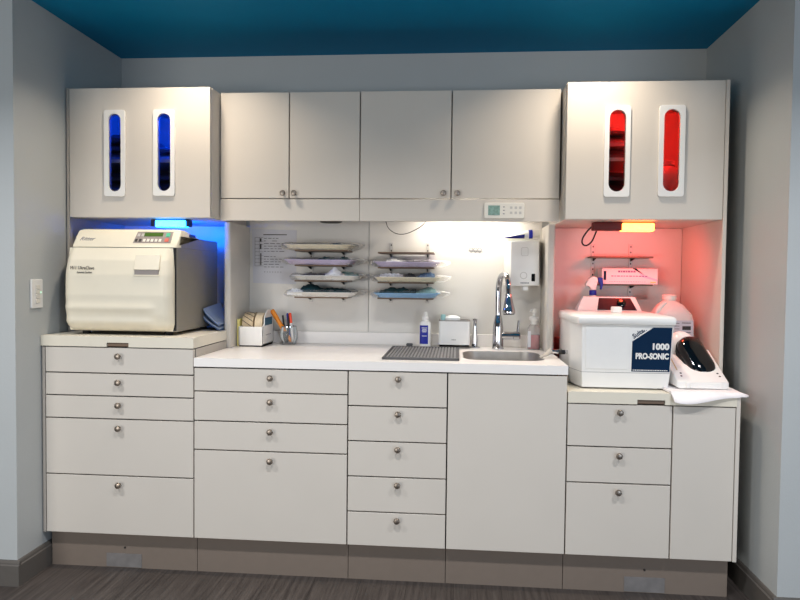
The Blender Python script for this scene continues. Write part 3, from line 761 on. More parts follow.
# left rack, top to bottom
tray(-0.790, -0.480, TZ_L[0] + 0.0002, 'traycream', 'cream tray in clear sleeve, top of the left rack')
tray(-0.788, -0.470, TZ_L[1] + 0.0002, 'traylilac', 'lilac tray in clear sleeve, second shelf of the left rack')
tray(-0.752, -0.442, TZ_L[2] + 0.0002, 'traywhite', 'off-white tray with white gauze peak, third shelf of the left rack')
tray(-0.775, -0.462, TZ_L[3] + 0.0002, 'traywhite', 'off-white tray with dark teal cloth, lowest shelf of the left rack')
heap('folded_paper', -0.62, -0.52, TZ_L[0], [0.002, 0.014, 0.018, 0.022, 0.020, 0.012], M['bibblue'], 'small blue instruments pack on the top left tray', 'pack')
heap('folded_paper', -0.64, -0.50, TZ_L[1], [0.018, 0.026, 0.024, 0.020, 0.026, 0.022], M['bibteal'], 'dark blue cloth in the lilac tray on the left rack', 'cloth')
heap('gauze_pack', -0.60, -0.515, TZ_L[2], [0.018, 0.030, 0.047, 0.030, 0.018], M['gauze'], 'white gauze folded to a peak on the third left tray', 'gauze', -0.2, -0.13)
heap('folded_paper', -0.59, -0.462, TZ_L[2], [0.012, 0.018, 0.030, 0.025, 0.020], M['bibpale'], 'pale teal paper behind the white gauze peak', 'paper', -0.12, -0.04)
heap('folded_cloth', -0.72, -0.61, TZ_L[2], [0.014, 0.022, 0.020, 0.022], M['pack'], 'dark folded cloth left of the white gauze peak', 'cloth')
heap('folded_cloth', -0.745, -0.50, TZ_L[3], [0.012, 0.034, 0.042, 0.038, 0.024, 0.028, 0.027, 0.026, 0.02], M['bibteal'], 'dark teal folded cloth on the lowest left tray', 'cloth', -0.17)
heap('gauze_pack', -0.768, -0.70, TZ_L[3], [0.012, 0.022, 0.022, 0.016], M['gauze'], 'white gauze roll at the left end of the lowest left tray', 'gauze', -0.205, -0.175, base=0.009)
# right rack
tray(-0.378, -0.080, TZ_R[0] + 0.0002, 'traylilac', 'lilac tray in clear sleeve, highest tray of the right rack')
tray(-0.378, -0.075, TZ_R[1] + 0.0002, 'traycream', 'cream tray with striped white pack, middle tray of the right rack')
tray(-0.378, -0.078, TZ_R[2] + 0.0002, 'trayblue', 'blue tray with dark teal cloth, lowest tray of the right rack')
heap('gauze_pack', -0.345, -0.235, TZ_R[0], [0.015, 0.026, 0.034, 0.026, 0.018], M['gauze'], 'white gauze heap on the upper lilac tray of the right rack', 'gauze')
pw = heap('gauze_pack', -0.350, -0.245, TZ_R[1], [0.022, 0.026, 0.026, 0.026, 0.022], M['gauze'], 'white striped pack on the middle tray of the right rack', 'pack', -0.195, -0.13)
WL[pw.name] = Vector(pw.location)
bm = BM()
for k in range(5): box(bm, -0.342 + k * 0.02, -0.333 + k * 0.02, -0.1975, -0.1953, TZ_R[1] + 0.014, TZ_R[1] + 0.0175)
obj('stripes', bm, M['ink'], pw, 'dark dashes along the pack')
heap('folded_cloth', -0.238, -0.19, TZ_R[1], [0.018, 0.028, 0.026, 0.018], M['black'], 'small black pack on the middle tray of the right rack', 'pack')
heap('folded_paper', -0.188, -0.105, TZ_R[1], [0.012, 0.026, 0.030, 0.032, 0.026], M['bibblue'], 'blue folded paper on the middle tray of the right rack', 'paper')
heap('folded_cloth', -0.355, -0.19, TZ_R[2], [0.018, 0.026, 0.034, 0.028, 0.034, 0.022, 0.026], M['bibteal'], 'dark teal cloth on the blue tray of the right rack', 'cloth')
heap('folded_paper', -0.188, -0.100, TZ_R[2], [0.018, 0.026, 0.032, 0.036, 0.026], M['bibpale'], 'greyish teal paper at the right of the blue tray', 'paper')

# ---------------------------------------------------------------- cables and wall hook
o = obj('drooping_cable', tube(BM(), [(-0.335, -0.10, 1.505), (-0.332, -0.10, 1.435), (-0.312, -0.09, 1.398), (-0.268, -0.09, 1.380), (-0.215, -0.09, 1.392), (-0.155, -0.09, 1.432), (-0.13, -0.09, 1.50)], 0.0018, 8), M['black'])
tag(o, 'thin black cable sagging below the right middle cabinet', 'cable')
o = obj('looped_cable', tube(BM(), [(0.612, -0.30, 1.405), (0.592, -0.28, 1.418), (0.56, -0.26, 1.400), (0.533, -0.25, 1.362), (0.530, -0.25, 1.335), (0.548, -0.25, 1.327), (0.570, -0.25, 1.345), (0.585, -0.26, 1.385), (0.592, -0.275, 1.4105)], 0.0035, 8), M['black'])
tag(o, 'black cable loop hanging beside the red lamp', 'cable')
bm = BM()
for k in range(3):
    cx = 0.061 + k * 0.020
    tube(bm, [(cx + 0.009 * math.cos(a), -0.0095, 1.312 + 0.012 * math.sin(a)) for a in [PI * i / 8 for i in range(9)]], 0.0012, 6, False)
tube(bm, [(0.048, -0.0095, 1.311), (0.115, -0.0095, 1.309)], 0.0012, 6, False)
for k in range(3): tube(bm, [(0.056 + k * 0.02, -0.0095, 1.31), (0.061 + k * 0.02, -0.0105, 1.300), (0.067 + k * 0.02, -0.0095, 1.3095)], 0.001, 6)
o = obj('wall_hook', bm, M['inkgrey']); tag(o, 'small wire hook of three loops on the bright wall above the faucet', 'hook')

# ---------------------------------------------------------------- left end of the white counter
tb = thing('tape_dispenser', 'white tape dispenser box with teal label on the white counter', 'tape dispenser', (-0.930, -0.13, 0.860))
bx0, bx1, by0, by1 = -0.986, -0.873, -0.222, -0.050
bm = BM()
box(bm, bx0, bx1, by0, by1, 0.8665, 0.872); box(bm, bx0, bx1, by0, by0 + 0.004, 0.872, 0.951, 0.001, 1); box(bm, bx0, bx1, by1 - 0.004, by1, 0.872, 0.951)
side = [(by0, 0.8665), (by1, 0.8665), (by1, 0.96)] + [((by0 + by1) / 2 + 0.070 * math.cos(a) + 0.008, 0.964 + 0.062 * math.sin(a)) for a in [PI * i / 12 for i in range(13)]] + [(by0, 0.951)]
prism(bm, side, 'x', bx1 - 0.004, bx1); 
side2 = [(by0, 0.8665), (by1, 0.8665), (by1, 0.96), (by0, 0.951)]
prism(bm, side2, 'x', bx0, bx0 + 0.004)
obj('bin', bm, M['wplas'], tb)
obj('base_strip', box(BM(), bx0 + 0.003, bx1 - 0.003, by0 + 0.003, by1 - 0.003, 0.8603, 0.8665), M['rubber'], tb, 'black base strip')
obj('label', box(BM(), bx1 + 0.0001, bx1 + 0.001, -0.192, -0.075, 0.955, 0.990), M['teal'], tb, 'teal label')
bm = BM()
for k in range(4): box(bm, bx1 + 0.0001, bx1 + 0.0008, -0.175 + k * 0.022, -0.165 + k * 0.022, 0.909, 0.913)
obj('print', bm, M['inkgrey'], tb)
cx, cy, cz = 0, (by0 + by1) / 2 - 0.005, 0.953
for nm, a, b2, m, lb in (('tape_roll', -0.978, -0.928, 'kraft2', 'wide striped tan tape roll'), ('tape_roll', -0.920, -0.886, 'kraft', 'narrow tan masking tape roll')):
    t2 = obj(nm, lathe(BM(), [(0.032, 0), (0.058, 0), (0.058, b2 - a), (0.032, b2 - a), (0.032, 0)], (a, cy, cz), (1, 0, 0), 32, cap=False), M[m], tb, lb)
    obj('core', lathe(BM(), [(0.022, -0.003), (0.0315, -0.003), (0.0315, b2 - a + 0.003), (0.022, b2 - a + 0.003), (0.022, -0.003)], (a, cy, cz), (1, 0, 0), 24, cap=False), M['black'], t2, 'dark core')
    if m == 'kraft2':
        bm = BM()
        for k in range(14):
            th = 2 * PI * k / 14
            pts = []
            for q in range(5):
                tq = th + 0.55 * q / 4
                pts.append((a + (b2 - a) * q / 4, cy + 0.0584 * math.cos(tq), cz + 0.0584 * math.sin(tq)))
            tube(bm, pts, 0.0016, 5, False)
        obj('stripes', bm, M['ink'], t2, 'dark diagonal stripes')
o = obj('notepad', box(BM(), -1.0005, -0.988, -0.20, -0.06, 0.8603, 0.983, 0.001, 1), M['yellow'], loc=(-0.995, -0.13, 0.8603))
tag(o, 'yellow notepad standing between the divider and the tape box', 'notepad')
# pen jar
JX, JY = -0.788, -0.085
tg = thing('glass_jar', 'clear glass jar of pens beside the tape dispenser', 'jar', (JX, JY, 0.8603))
obj('bowl', lathe(BM(), [(0.028, 0), (0.032, 0.004), (0.041, 0.030), (0.042, 0.055), (0.037, 0.075), (0.036, 0.083), (0.034, 0.083), (0.035, 0.075), (0.0395, 0.055), (0.0385, 0.030), (0.030, 0.008), (0.0, 0.007)], (JX, JY, 0.8603), n=28, cap=False), M['glass'], tg, angle=60)
obj('rim', lathe(BM(), [(0.0335, 0.083), (0.0375, 0.083), (0.0375, 0.0865), (0.0335, 0.0865), (0.0335, 0.083)], (JX, JY, 0.8603), n=28, cap=False), M['chrome'], tg)
def pen(name, label, p0, p1, r, m, cap=None, capf=0.75, cat='pen'):
    p0, p1 = Vector(p0), Vector(p1); d = p1 - p0
    t = thing(name, label, cat, p0, 'pens in the glass jar')
    cut = p0 + d * (capf if cap else 1)
    b0 = BM(); L = (cut - p0).length
    lathe(b0, [(r * 0.3, 0), (r, min(0.012, L * 0.2)), (r, L)], p0, d, 12); obj('barrel', b0, M[m], t)
    if cap:
        b1 = BM(); L2 = (p1 - cut).length; lathe(b1, [(r * 1.12, 0.0002), (r * 1.12, L2 * 0.9), (r * 0.8, L2)], cut, d, 12); obj('cap', b1, M[cap], t)
    return t
JB = 0.869
pen('marker_pen', 'thick orange marker leaning out left of the glass jar', (JX + 0.010, JY - 0.004, JB + 0.004), (JX - 0.082, JY - 0.005, 1.022), 0.010, 'orange', 'orange', 0.72)
pen('ballpoint_pen', 'black pen standing next to the orange marker', (JX - 0.013, JY + 0.004, JB), (JX - 0.034, JY + 0.012, 0.996), 0.0045, 'black')
pen('ballpoint_pen', 'blue pen in the middle of the glass jar', (JX + 0.004, JY + 0.013, JB), (JX - 0.014, JY + 0.022, 1.006), 0.0045, 'blue', 'blue', 0.6)
pen('ballpoint_pen', 'black pen between the blue and the white pens', (JX - 0.004, JY - 0.013, JB), (JX - 0.001, JY + 0.005, 1.005), 0.0055, 'black')
pen('felt_pen', 'white pen with red-orange cap, rightmost in the glass jar', (JX + 0.022, JY - 0.005, JB), (JX + 0.008, JY - 0.014, 1.010), 0.0055, 'wplas', 'redorange', 0.66)
obj('blank_card', box(BM(), JX - 0.026, JX - 0.004, JY - 0.0255, JY - 0.0225, JB + 0.002, JB + 0.055), M['black']).location = (0, 0, 0)
tag(bpy.data.objects['blank_card'], 'black card upright inside the glass jar', 'card')
# drain mat
tm = thing('drying_mat', 'grey ribbed drying mat on the white counter', 'mat', (-0.14, -0.34, 0.8602))
mx0, mx1, my0, my1 = -0.292, 0.011, -0.585, -0.150
bm = BM(); box(bm, mx0, mx1, my0, my1, 0.8602, 0.8655, 0.002, 1)
for a, b2, c, d2 in ((mx0, mx0 + 0.008, my0, my1), (mx1 - 0.008, mx1, my0, my1), (mx0, mx1, my0, my0 + 0.012), (mx0, mx1, my1 - 0.012, my1)): box(bm, a, b2, c, d2, 0.8640, 0.870, 0.0015, 1)
obj('tray_base', bm, M['mat'], tm)
bm = BM(); n2 = 21
for k in range(n2):
    x = mx0 + 0.018 + (mx1 - mx0 - 0.036) * k / (n2 - 1)
    for q in range(9):
        y = my0 + 0.02 + (my1 - my0 - 0.04) * q / 9
        box(bm, x - 0.0036, x + 0.0036, y, y + 0.036, 0.8650, 0.8705, 0.002, 1)
obj('ribs', bm, M['matdark'], tm, 'paler raised ribs')
# small grey clip behind the mat
o = obj('sink_plug', box(BM(), -0.235, -0.205, -0.075, -0.05, 0.8603, 0.874, 0.004, 2), M['mat'], loc=(-0.22, -0.06, 0.8603)); tag(o, 'small grey plug lying behind the drying mat', 'plug')
# blue label bottle
tbt = thing('lotion_bottle', 'white flip-top bottle with royal blue label behind the drying mat', 'bottle', (-0.146, -0.085, 0.8603))
def oval(cx2, cy2, a, b2, z, k=24, pw=0.6):
    return [(cx2 + a * math.copysign(abs(math.cos(t)) ** pw, math.cos(t)), cy2 + b2 * math.copysign(abs(math.sin(t)) ** pw, math.sin(t)), z) for t in [2 * PI * i / k for i in range(k)]]
bxc, byc = -0.146, -0.085
obj('body', loft(BM(), [oval(bxc, byc, 0.024, 0.016, 0.8603), oval(bxc, byc, 0.026, 0.018, 0.864), oval(bxc, byc, 0.026, 0.018, 0.967), oval(bxc, byc, 0.022, 0.016, 0.977), oval(bxc, byc, 0.012, 0.012, 0.982)]), M['wplas'], tbt)
obj('label', loft(BM(), [oval(bxc - 0.0020, byc - 0.0008, 0.0236, 0.0180, 0.876), oval(bxc - 0.0020, byc - 0.0008, 0.0236, 0.0180, 0.962)]), M['blue'], tbt, 'royal blue label')
obj('cap', lathe(BM(), [(0.0145, 0.1222), (0.0145, 0.139), (0.0095, 0.145), (0.008, 0.160), (0.0055, 0.163)], (bxc, byc, 0.8603)), M['wplas'], tbt)
bm = BM()
for z, w in ((0.950, 0.026), (0.9435, 0.020), (0.937, 0.024), (0.932, 0.018), (0.913, 0.022)): box(bm, bxc - 0.003 - w / 2, bxc - 0.003 + w / 2, byc - 0.0198, byc - 0.0189, z - 0.0014, z + 0.0014)
obj('print', bm, M['wplas'], tbt, 'white print')
# white dispenser box with black foot
tt = thing('tissue_dispenser', 'white rectangular dispenser box with black base beside the sink', 'dispenser', (-0.010, -0.075, 0.8603))
dx0, dx1, dy0, dy1 = -0.083, 0.060, -0.125, -0.028
obj('case', holed(BM(), rrect(dx0, dx1, dy0, dy1, 0.014, 5), [rrect(dx0 + 0.005, dx1 - 0.005, dy0 + 0.005, dy1 - 0.005, 0.01, 5)], 'z', 0.877, 0.984), M['wplas'], tt)
obj('base', prism(BM(), rrect(dx0 + 0.002, dx1 - 0.002, dy0 + 0.002, dy1 - 0.002, 0.013, 5), 'z', 0.8655, 0.8768), M['gloss'], tt, 'glossy black base')
obj('foot', prism(BM(), rrect(dx0 + 0.012, dx1 - 0.012, dy0 + 0.012, dy1 - 0.012, 0.01, 5), 'z', 0.8604, 0.8654), M['wplas2'], tt)
obj('rim', holed(BM(), rrect(dx0, dx1, dy0, dy1, 0.014, 5), [rrect(dx0 + 0.006, dx1 - 0.006, dy0 + 0.006, dy1 - 0.006, 0.01, 5)], 'z', 0.9842, 0.988), M['keypad'], tt, 'grey rim')
bm = BM()
for k in range(3): box(bm, -0.024 + k * 0.007, -0.019 + k * 0.007, dy0 - 0.0006, dy0 - 0.0001, 0.898, 0.901)
obj('print', bm, M['ink'], tt)
o = obj('crumpled_tissue', loft(BM(), [oval(-0.020, -0.075, 0.034 * s * (1 + 0.08 * math.sin(7 * z)), 0.026 * s, 0.880 + z) for z, s in ((0, 0.7), (0.105, 0.95), (0.118, 0.98), (0.124, 0.75), (0.129, 0.4))]), M['gauze'], loc=(-0.02, -0.075, 0.88)); tag(o, 'white crumpled tissue bulging out of the white dispenser box', 'tissue')
o = obj('bottle_cap', lathe(BM(), [(0.010, 0), (0.012, 0.06), (0.012, 0.125), (0.009, 0.135)], (-0.064, -0.075, 0.8769)), M['bibpale'], loc=(-0.064, -0.075, 0.8769)); tag(o, 'pale teal tube sticking up at the left of the white dispenser box', 'tube')

# ---------------------------------------------------------------- faucet and dispenser pump
tf = thing('faucet', 'chrome gooseneck pull-down faucet with side lever behind the sink', 'faucet', (0.190, -0.10, 0.8602))
fx, fy = 0.187, -0.100
obj('body', lathe(BM(), [(0.028, 0), (0.028, 0.004), (0.0255, 0.006), (0.0245, 0.06), (0.0235, 0.10), (0.0195, 0.13), (0.0150, 0.15), (0.0140, 0.155)], (fx, fy, 0.8602), n=28), M['chrome'], tf)
obj('spout', tube(BM(), [(fx, fy, 1.014), (fx - 0.001, fy, 1.08), (fx, fy - 0.002, 1.14), (fx + 0.006, fy - 0.020, 1.182), (fx + 0.020, fy - 0.055, 1.200), (fx + 0.031, fy - 0.09, 1.186), (fx + 0.035, fy - 0.108, 1.155), (fx + 0.036, fy - 0.114, 1.118)], lambda t: 0.0138 - 0.003 * max(0, (t - 0.6) / 0.4), 16), M['chrome'], tf)
hx, hy = fx + 0.036, fy - 0.114
obj('spray_head', lathe(BM(), [(0.0120, 0), (0.0150, 0.006), (0.0165, 0.025), (0.0250, 0.062), (0.0290, 0.080), (0.0275, 0.090), (0.021, 0.091)], (hx, hy, 1.1175), (0.03, -0.06, -1), n=24), M['chrome'], tf)
obj('spray_face', lathe(BM(), [(0.024, 0.0912), (0.024, 0.094), (0.013, 0.095)], (hx, hy, 1.1175), (0.03, -0.06, -1), n=24), M['black'], tf, 'black nozzle face')
obj('valve', lathe(BM(), [(0.0185, 0), (0.0185, 0.05), (0.0205, 0.052), (0.0205, 0.078), (0.016, 0.082)], (fx + 0.018, fy, 0.921), (1, 0, 0), n=20), M['chrome'], tf)
obj('lever', tube(BM(), [(fx + 0.088, fy, 0.924), (fx + 0.090, fy - 0.001, 0.95), (fx + 0.093, fy - 0.001, 0.992)], lambda t: 0.0075 - 0.002 * t, 10), M['chrome'], tf)
o = obj('soap_pump', lathe(BM(), [(0.025, 0), (0.025, 0.004), (0.0135, 0.009), (0.0125, 0.04), (0.009, 0.08), (0.0095, 0.12), (0.0115, 0.134), (0.006, 0.135), (0.004, 0.125)], (0.083, -0.070, 0.8602), n=20), M['chrome'], loc=(0.083, -0.07, 0.8602)); tag(o, 'slim chrome pump post left of the faucet', 'dispenser')
# pink soap bottle
ts = thing('soap_bottle', 'clear pump bottle of pink soap beside the right divider', 'bottle', (0.349, -0.095, 0.8603))
sx, sy = 0.349, -0.095
obj('bottle', loft(BM(), [oval(sx, sy, 0.026, 0.024, 0.8603), oval(sx, sy, 0.028, 0.026, 0.864), oval(sx, sy, 0.028, 0.026, 0.955), oval(sx, sy, 0.020, 0.019, 0.968), oval(sx, sy, 0.014, 0.014, 0.974)]), M['clearplas'], ts)
obj('soap', loft(BM(), [oval(sx, sy, 0.0255, 0.0235, 0.8635), oval(sx, sy, 0.0262, 0.0242, 0.927)]), M['soap'], ts, 'pink liquid soap')
obj('label', prism(BM(), [(sx - 0.0292, 0.872), (sx - 0.016, 0.872), (sx - 0.016, 0.945), (sx - 0.0292, 0.945)], 'y', sy - 0.0275, sy - 0.0262), M['paper'], ts, 'white label')
obj('collar', lathe(BM(), [(0.0155, 0), (0.0155, 0.018), (0.022, 0.020), (0.022, 0.034), (0.012, 0.037)], (sx, sy, 0.9742)), M['wplas'], ts)
obj('pump_head', lathe(BM(), [(0.007, 0), (0.007, 0.014), (0.0125, 0.016), (0.0125, 0.032), (0.009, 0.035)], (sx, sy, 1.0114)), M['wplas'], ts)
obj('pump_spout', tube(BM(), [(sx, sy, 1.040), (sx - 0.014, sy - 0.016, 1.040), (sx - 0.020, sy - 0.024, 1.034)], 0.0045, 8), M['wplas'], ts)

# wall mounted dispenser with tube on top
td = thing('wall_dispenser', 'white wall-mounted dispenser box above the faucet, near the right divider', 'dispenser', (0.30, -0.008, 1.15))
bm = BM()
loft(bm, [[(0.212, -0.0085, 1.150), (0.372, -0.0085, 1.150), (0.372, -0.0085, 1.362), (0.212, -0.0085, 1.362)],
          [(0.224, -0.075, 1.149), (0.372, -0.075, 1.149), (0.370, -0.075, 1.362), (0.222, -0.075, 1.362)],
          [(0.238, -0.13, 1.148), (0.366, -0.13, 1.152), (0.361, -0.13, 1.352), (0.236, -0.13, 1.350)]])
es = [ed for ed in bm.edges]
bmesh.ops.bevel(bm, geom=es, offset=0.004, segments=2, profile=0.5, affect='EDGES')
cs = obj('case', bm, M['wplas'], td)
obj('emblem', holed(BM(), rrect(0.283, 0.314, 1.284, 1.322, 0.006, 3), [rrect(0.2845, 0.3125, 1.2855, 1.3205, 0.005, 3)], 'y', -0.1312, -0.1302), M['galv'], td, 'faint embossed square')
obj('sensor_ring', lathe(BM(), [(0.013, 0), (0.016, 0), (0.016, 0.0012), (0.013, 0.0012), (0.013, 0)], (0.295, -0.1302, 1.196), (0, -1, 0), cap=False), M['galv'], td, 'faint ring')
obj('sight_window', box(BM(), 0.330, 0.346, -0.1325, -0.1302, 1.170, 1.204, 0.002, 1), M['gloss'], td, 'dark sight window')
bm = BM()
for k in range(6): box(bm, 0.282 + k * 0.0065, 0.287 + k * 0.0065, -0.1312, -0.1303, 1.160, 1.165)
obj('print', bm, M['inkgrey'], td)
obj('outlet', box(BM(), 0.292, 0.318, -0.115, -0.085, 1.128, 1.1485, 0.003, 1), M['wplas'], td)
tt2 = thing('squeeze_tube', 'blue and white squeeze tube lying on the wall dispenser', 'tube', (0.29, -0.085, 1.363))
rows = []
for i, (x, w, h, z) in enumerate([(0.207, 0.022, 0.0015, 1.3655), (0.24, 0.021, 0.006, 1.369), (0.275, 0.017, 0.010, 1.373), (0.300, 0.0145, 0.012, 1.3755)]):
    rows.append([(x, -0.09 + w * math.cos(a), z + h * math.sin(a)) for a in [2 * PI * k / 16 for k in range(16)]])
obj('tube_body', loft(BM(), rows), M['wplas'], tt2)
rows = [[(x, -0.09 + w * math.cos(a), z + h * math.sin(a)) for a in [PI * 0.98 + PI * 0.9 * k / 8 for k in range(9)]] for x, w, h, z in ((0.209, 0.0228, 0.0022, 1.3655), (0.24, 0.0217, 0.0066, 1.369), (0.275, 0.0177, 0.0106, 1.373), (0.299, 0.0152, 0.0126, 1.3755))]
bm = BM(); R2 = [[bm.verts.new(p) for p in r] for r in rows]
for a, b2 in zip(R2, R2[1:]):
    for i in range(8): bm.faces.new([a[i], a[i + 1], b2[i + 1], b2[i]])
bmesh.ops.solidify(bm, geom=bm.faces[:], thickness=0.0004)
obj('label', bm, M['blue'], tt2, 'blue label')
obj('neck', cyl(BM(), (0.3005, -0.09, 1.3755), (0.318, -0.09, 1.377), 0.0135), M['wplas'], tt2)
obj('collar', cyl(BM(), (0.3185, -0.09, 1.377), (0.335, -0.09, 1.378), 0.0155), M['blue'], tt2, 'blue collar')
obj('cap', cyl(BM(), (0.3355, -0.09, 1.378), (0.368, -0.09, 1.380), 0.0145, 0.013), M['wplas2'], tt2, 'off-white cap')

for ch in tt2.children:
    for v in ch.data.vertices: v.co = (v.co.x, v.co.y * 1.25, 0.0012 + v.co.z * 1.32)

# ---------------------------------------------------------------- ultrasonic cleaner
tc = thing('ultrasonic_cleaner', 'white ultrasonic cleaner with navy label on the right cream counter', 'ultrasonic cleaner', (0.63, -0.40, 0.766))
def cpoly(o, z):
    return [(0.479 - o * 0.5, -0.585 - o, z), (0.800 + o, -0.585 - o, z), (0.800 + o, -0.20, z), (0.450 - o * 0.1, -0.20, z), (0.450 - o * 0.1, -0.47 - o * 0.6, z)]
bm = BM(); loft(bm, [cpoly(0.0, 0.7715), cpoly(0.004, 0.832), cpoly(0.013, 1.012)])
bmesh.ops.bevel(bm, geom=[ed for ed in bm.edges if abs(ed.verts[0].co.z - ed.verts[1].co.z) > 0.03], offset=0.006, segments=3, profile=0.5, affect='EDGES')
ub = obj('body', bm, M['wplas'], tc)
for x, y in ((0.50, -0.54), (0.78, -0.56), (0.47, -0.25), (0.78, -0.25)): obj('foot', cyl(BM(), (x, y, 0.7662), (x, y, 0.7714), 0.014), M['rubber'], tc)
obj('seam', loft(BM(), [cpoly(0.0041, 0.829), cpoly(0.0048, 0.8305)]), M['inkgrey'], tc)
def lpoly(o, z):
    return [(0.458 - o, -0.612 - o, z), (0.815 + o, -0.612 - o, z), (0.815 + o, -0.19, z), (0.444 - o, -0.19, z), (0.444 - o, -0.51 - o * 0.6, z)]
bm = BM(); loft(bm, [lpoly(-0.004, 1.0125), lpoly(0.0, 1.016), lpoly(0.0, 1.038), lpoly(-0.008, 1.046), lpoly(-0.03, 1.049)])
obj('lid', bm, M['wplas'], tc, angle=50)
obj('lid_tab', box(BM(), 0.618, 0.655, -0.452, -0.415, 1.0492, 1.074, 0.003, 1), M['wplas'], tc)
# recessed left front panel and right label panel
def fy_at(z, off): return -0.585 - 0.013 * max(0, (z - 0.7715) / 0.2405) - off
bm = BM(); loft(bm, [[(0.490, fy_at(0.842, 0.0002), 0.842), (0.650, fy_at(0.842, 0.0002), 0.842), (0.648, fy_at(1.004, 0.0002), 1.004), (0.487, fy_at(1.004, 0.0002), 1.004)],
                     [(0.491, fy_at(0.843, 0.003), 0.843), (0.649, fy_at(0.843, 0.003), 0.843), (0.647, fy_at(1.003, 0.003), 1.003), (0.488, fy_at(1.003, 0.003), 1.003)]])
obj('front_panel', bm, M['wplas'], tc)
lp = [(0.661, 0.835), (0.802, 0.835), (0.806, 1.004), (0.738, 1.004), (0.661, 0.950)]
bm = BM(); loft(bm, [[(x, fy_at(z, 0.0004), z) for x, z in lp], [(x, fy_at(z, 0.0012), z) for x, z in lp]])
lb = obj('label', bm, M['navy'], tc, 'navy label with one cut corner')
upv = (0, -0.054, 1)
text('number_lettering', '1000', 0.032, M['wplas'], lb, (0.797, fy_at(0.921, 0.0018), 0.921), (1, 0, 0), upv, fat=0.0015, align='RIGHT', squeeze=1.02)
text('name_lettering', 'PRO-SONIC', 0.030, M['wplas'], lb, (0.7965, fy_at(0.885, 0.0018), 0.885), (1, 0, 0), upv, fat=0.0015, align='RIGHT', squeeze=0.77)
bm = BM(); x = 0.666
while x < 0.795:
    w = random.uniform(0.004, 0.008); box(bm, x, x + w, fy_at(0.841, 0.0018), fy_at(0.841, 0.0013), 0.839, 0.8425); x += w + 0.0022
obj('small_print', bm, M['wplas'], lb, 'row of tiny white print')
dgn = Vector((0.077, 0, 0.054)).normalized()
text('logo_lettering', 'Sultan', 0.024, M['navy'], ub, (0.6660, fy_at(0.97, 0.0008), 0.9600), dgn, (-dgn.z, 0, dgn.x), fat=0.0006, shear=0.15)
# control console at the back
cb = obj('console', loft(BM(), [[(0.508, -0.285, 1.0492), (0.776, -0.285, 1.0492), (0.776, -0.21, 1.0492), (0.508, -0.21, 1.0492)],
                               [(0.538, -0.245, 1.108), (0.756, -0.245, 1.108), (0.756, -0.215, 1.108), (0.538, -0.215, 1.108)]]), M['wplas'], tc)
def con(x, t, off): return (x, -0.285 + 0.040 * t - 0.83 * off, 1.0492 + 0.0588 * t + 0.56 * off)
obj('screen', loft(BM(), [[con(0.592, 0.06, 0.0003), con(0.756, 0.06, 0.0003), con(0.735, 0.90, 0.0003), con(0.604, 0.90, 0.0003)], [con(0.592, 0.06, 0.002), con(0.756, 0.06, 0.002), con(0.735, 0.90, 0.002), con(0.604, 0.90, 0.002)]]), M['smoked'], cb, 'dark plum control screen')
p = Vector(con(0.694, 0.52, 0.0022)); obj('timer_knob', lathe(BM(), [(0.019, 0), (0.018, 0.008), (0.012, 0.010)], p, (0, -0.83, 0.56)), M['gloss'], cb, 'black timer knob')
# drain valve and hose to the sink
dv = obj('drain_valve', cyl(BM(), (0.4495, -0.42, 0.886), (0.384, -0.42, 0.888), 0.0085), M['chrome'], tc, 'chrome drain valve')
obj('valve_grip', box(BM(), 0.420, 0.438, -0.436, -0.4295, 0.878, 0.896, 0.003, 2), M['black'], dv, 'black valve grip')
cyl_b = BM(); lathe(cyl_b, [(0.0085, 0), (0.011, 0.004), (0.011, 0.012), (0.0085, 0.016)], (0.428, -0.42, 0.887), (-1, 0, 0.03)); obj('valve_nut', cyl_b, M['black'], dv, 'black valve nut')
obj('drain_hose', tube(BM(), [(0.3838, -0.42, 0.888), (0.374, -0.424, 0.885), (0.362, -0.438, 0.877), (0.346, -0.455, 0.8715), (0.332, -0.470, 0.8665)], lambda t: 0.0125 - 0.0085 * t, 12), M['lamedge'], tc, 'off-white drain hose')

# things behind the cleaner
tj = thing('gallon_jug', 'translucent gallon jug with white label behind the ultrasonic cleaner', 'jug', (0.905, -0.25, 0.7662))
jx, jy = 0.909, -0.235
obj('body', loft(BM(), [oval(jx, jy, 0.080, 0.07, 0.7664, pw=0.5), oval(jx, jy, 0.086, 0.075, 0.776, pw=0.5), oval(jx, jy, 0.086, 0.075, 1.010, pw=0.5), oval(jx, jy, 0.078, 0.07, 1.040, pw=0.55), oval(jx - 0.004, jy, 0.05, 0.05, 1.078, pw=0.7), oval(jx - 0.007, jy, 0.026, 0.026, 1.095, pw=1), oval(jx - 0.007, jy, 0.026, 0.026, 1.100, pw=1)]), M['jug'], tj)
obj('cap', lathe(BM(), [(0.029, 0), (0.029, 0.017), (0.025, 0.020)], (jx - 0.007, jy, 1.1002)), M['wplas2'], tj)
obj('handle', tube(BM(), [(jx - 0.030, jy - 0.03, 1.085), (jx - 0.05, jy - 0.04, 1.075), (jx - 0.070, jy - 0.045, 1.045), (jx - 0.066, jy - 0.05, 1.01)], 0.010, 10), M['jug'], tj)
obj('label', box(BM(), 0.895, 0.978, jy - 0.077, jy - 0.0755, 0.925, 1.015), M['paper'], tj, 'white label')
bm = BM()
for z in (1.005, 0.965, 0.953, 0.941): box(bm, 0.932, 0.968, jy - 0.0776, jy - 0.0771, z - 0.0015, z + 0.0015)
box(bm, 0.934, 0.968, jy - 0.0776, jy - 0.0771, 0.976, 0.992)
for z in (1.003, 0.992, 0.980, 0.966): box(bm, 0.903, 0.922, jy - 0.0776, jy - 0.0771, z - 0.001, z + 0.001)
obj('print', bm, M['ink'], tj, 'dark print')
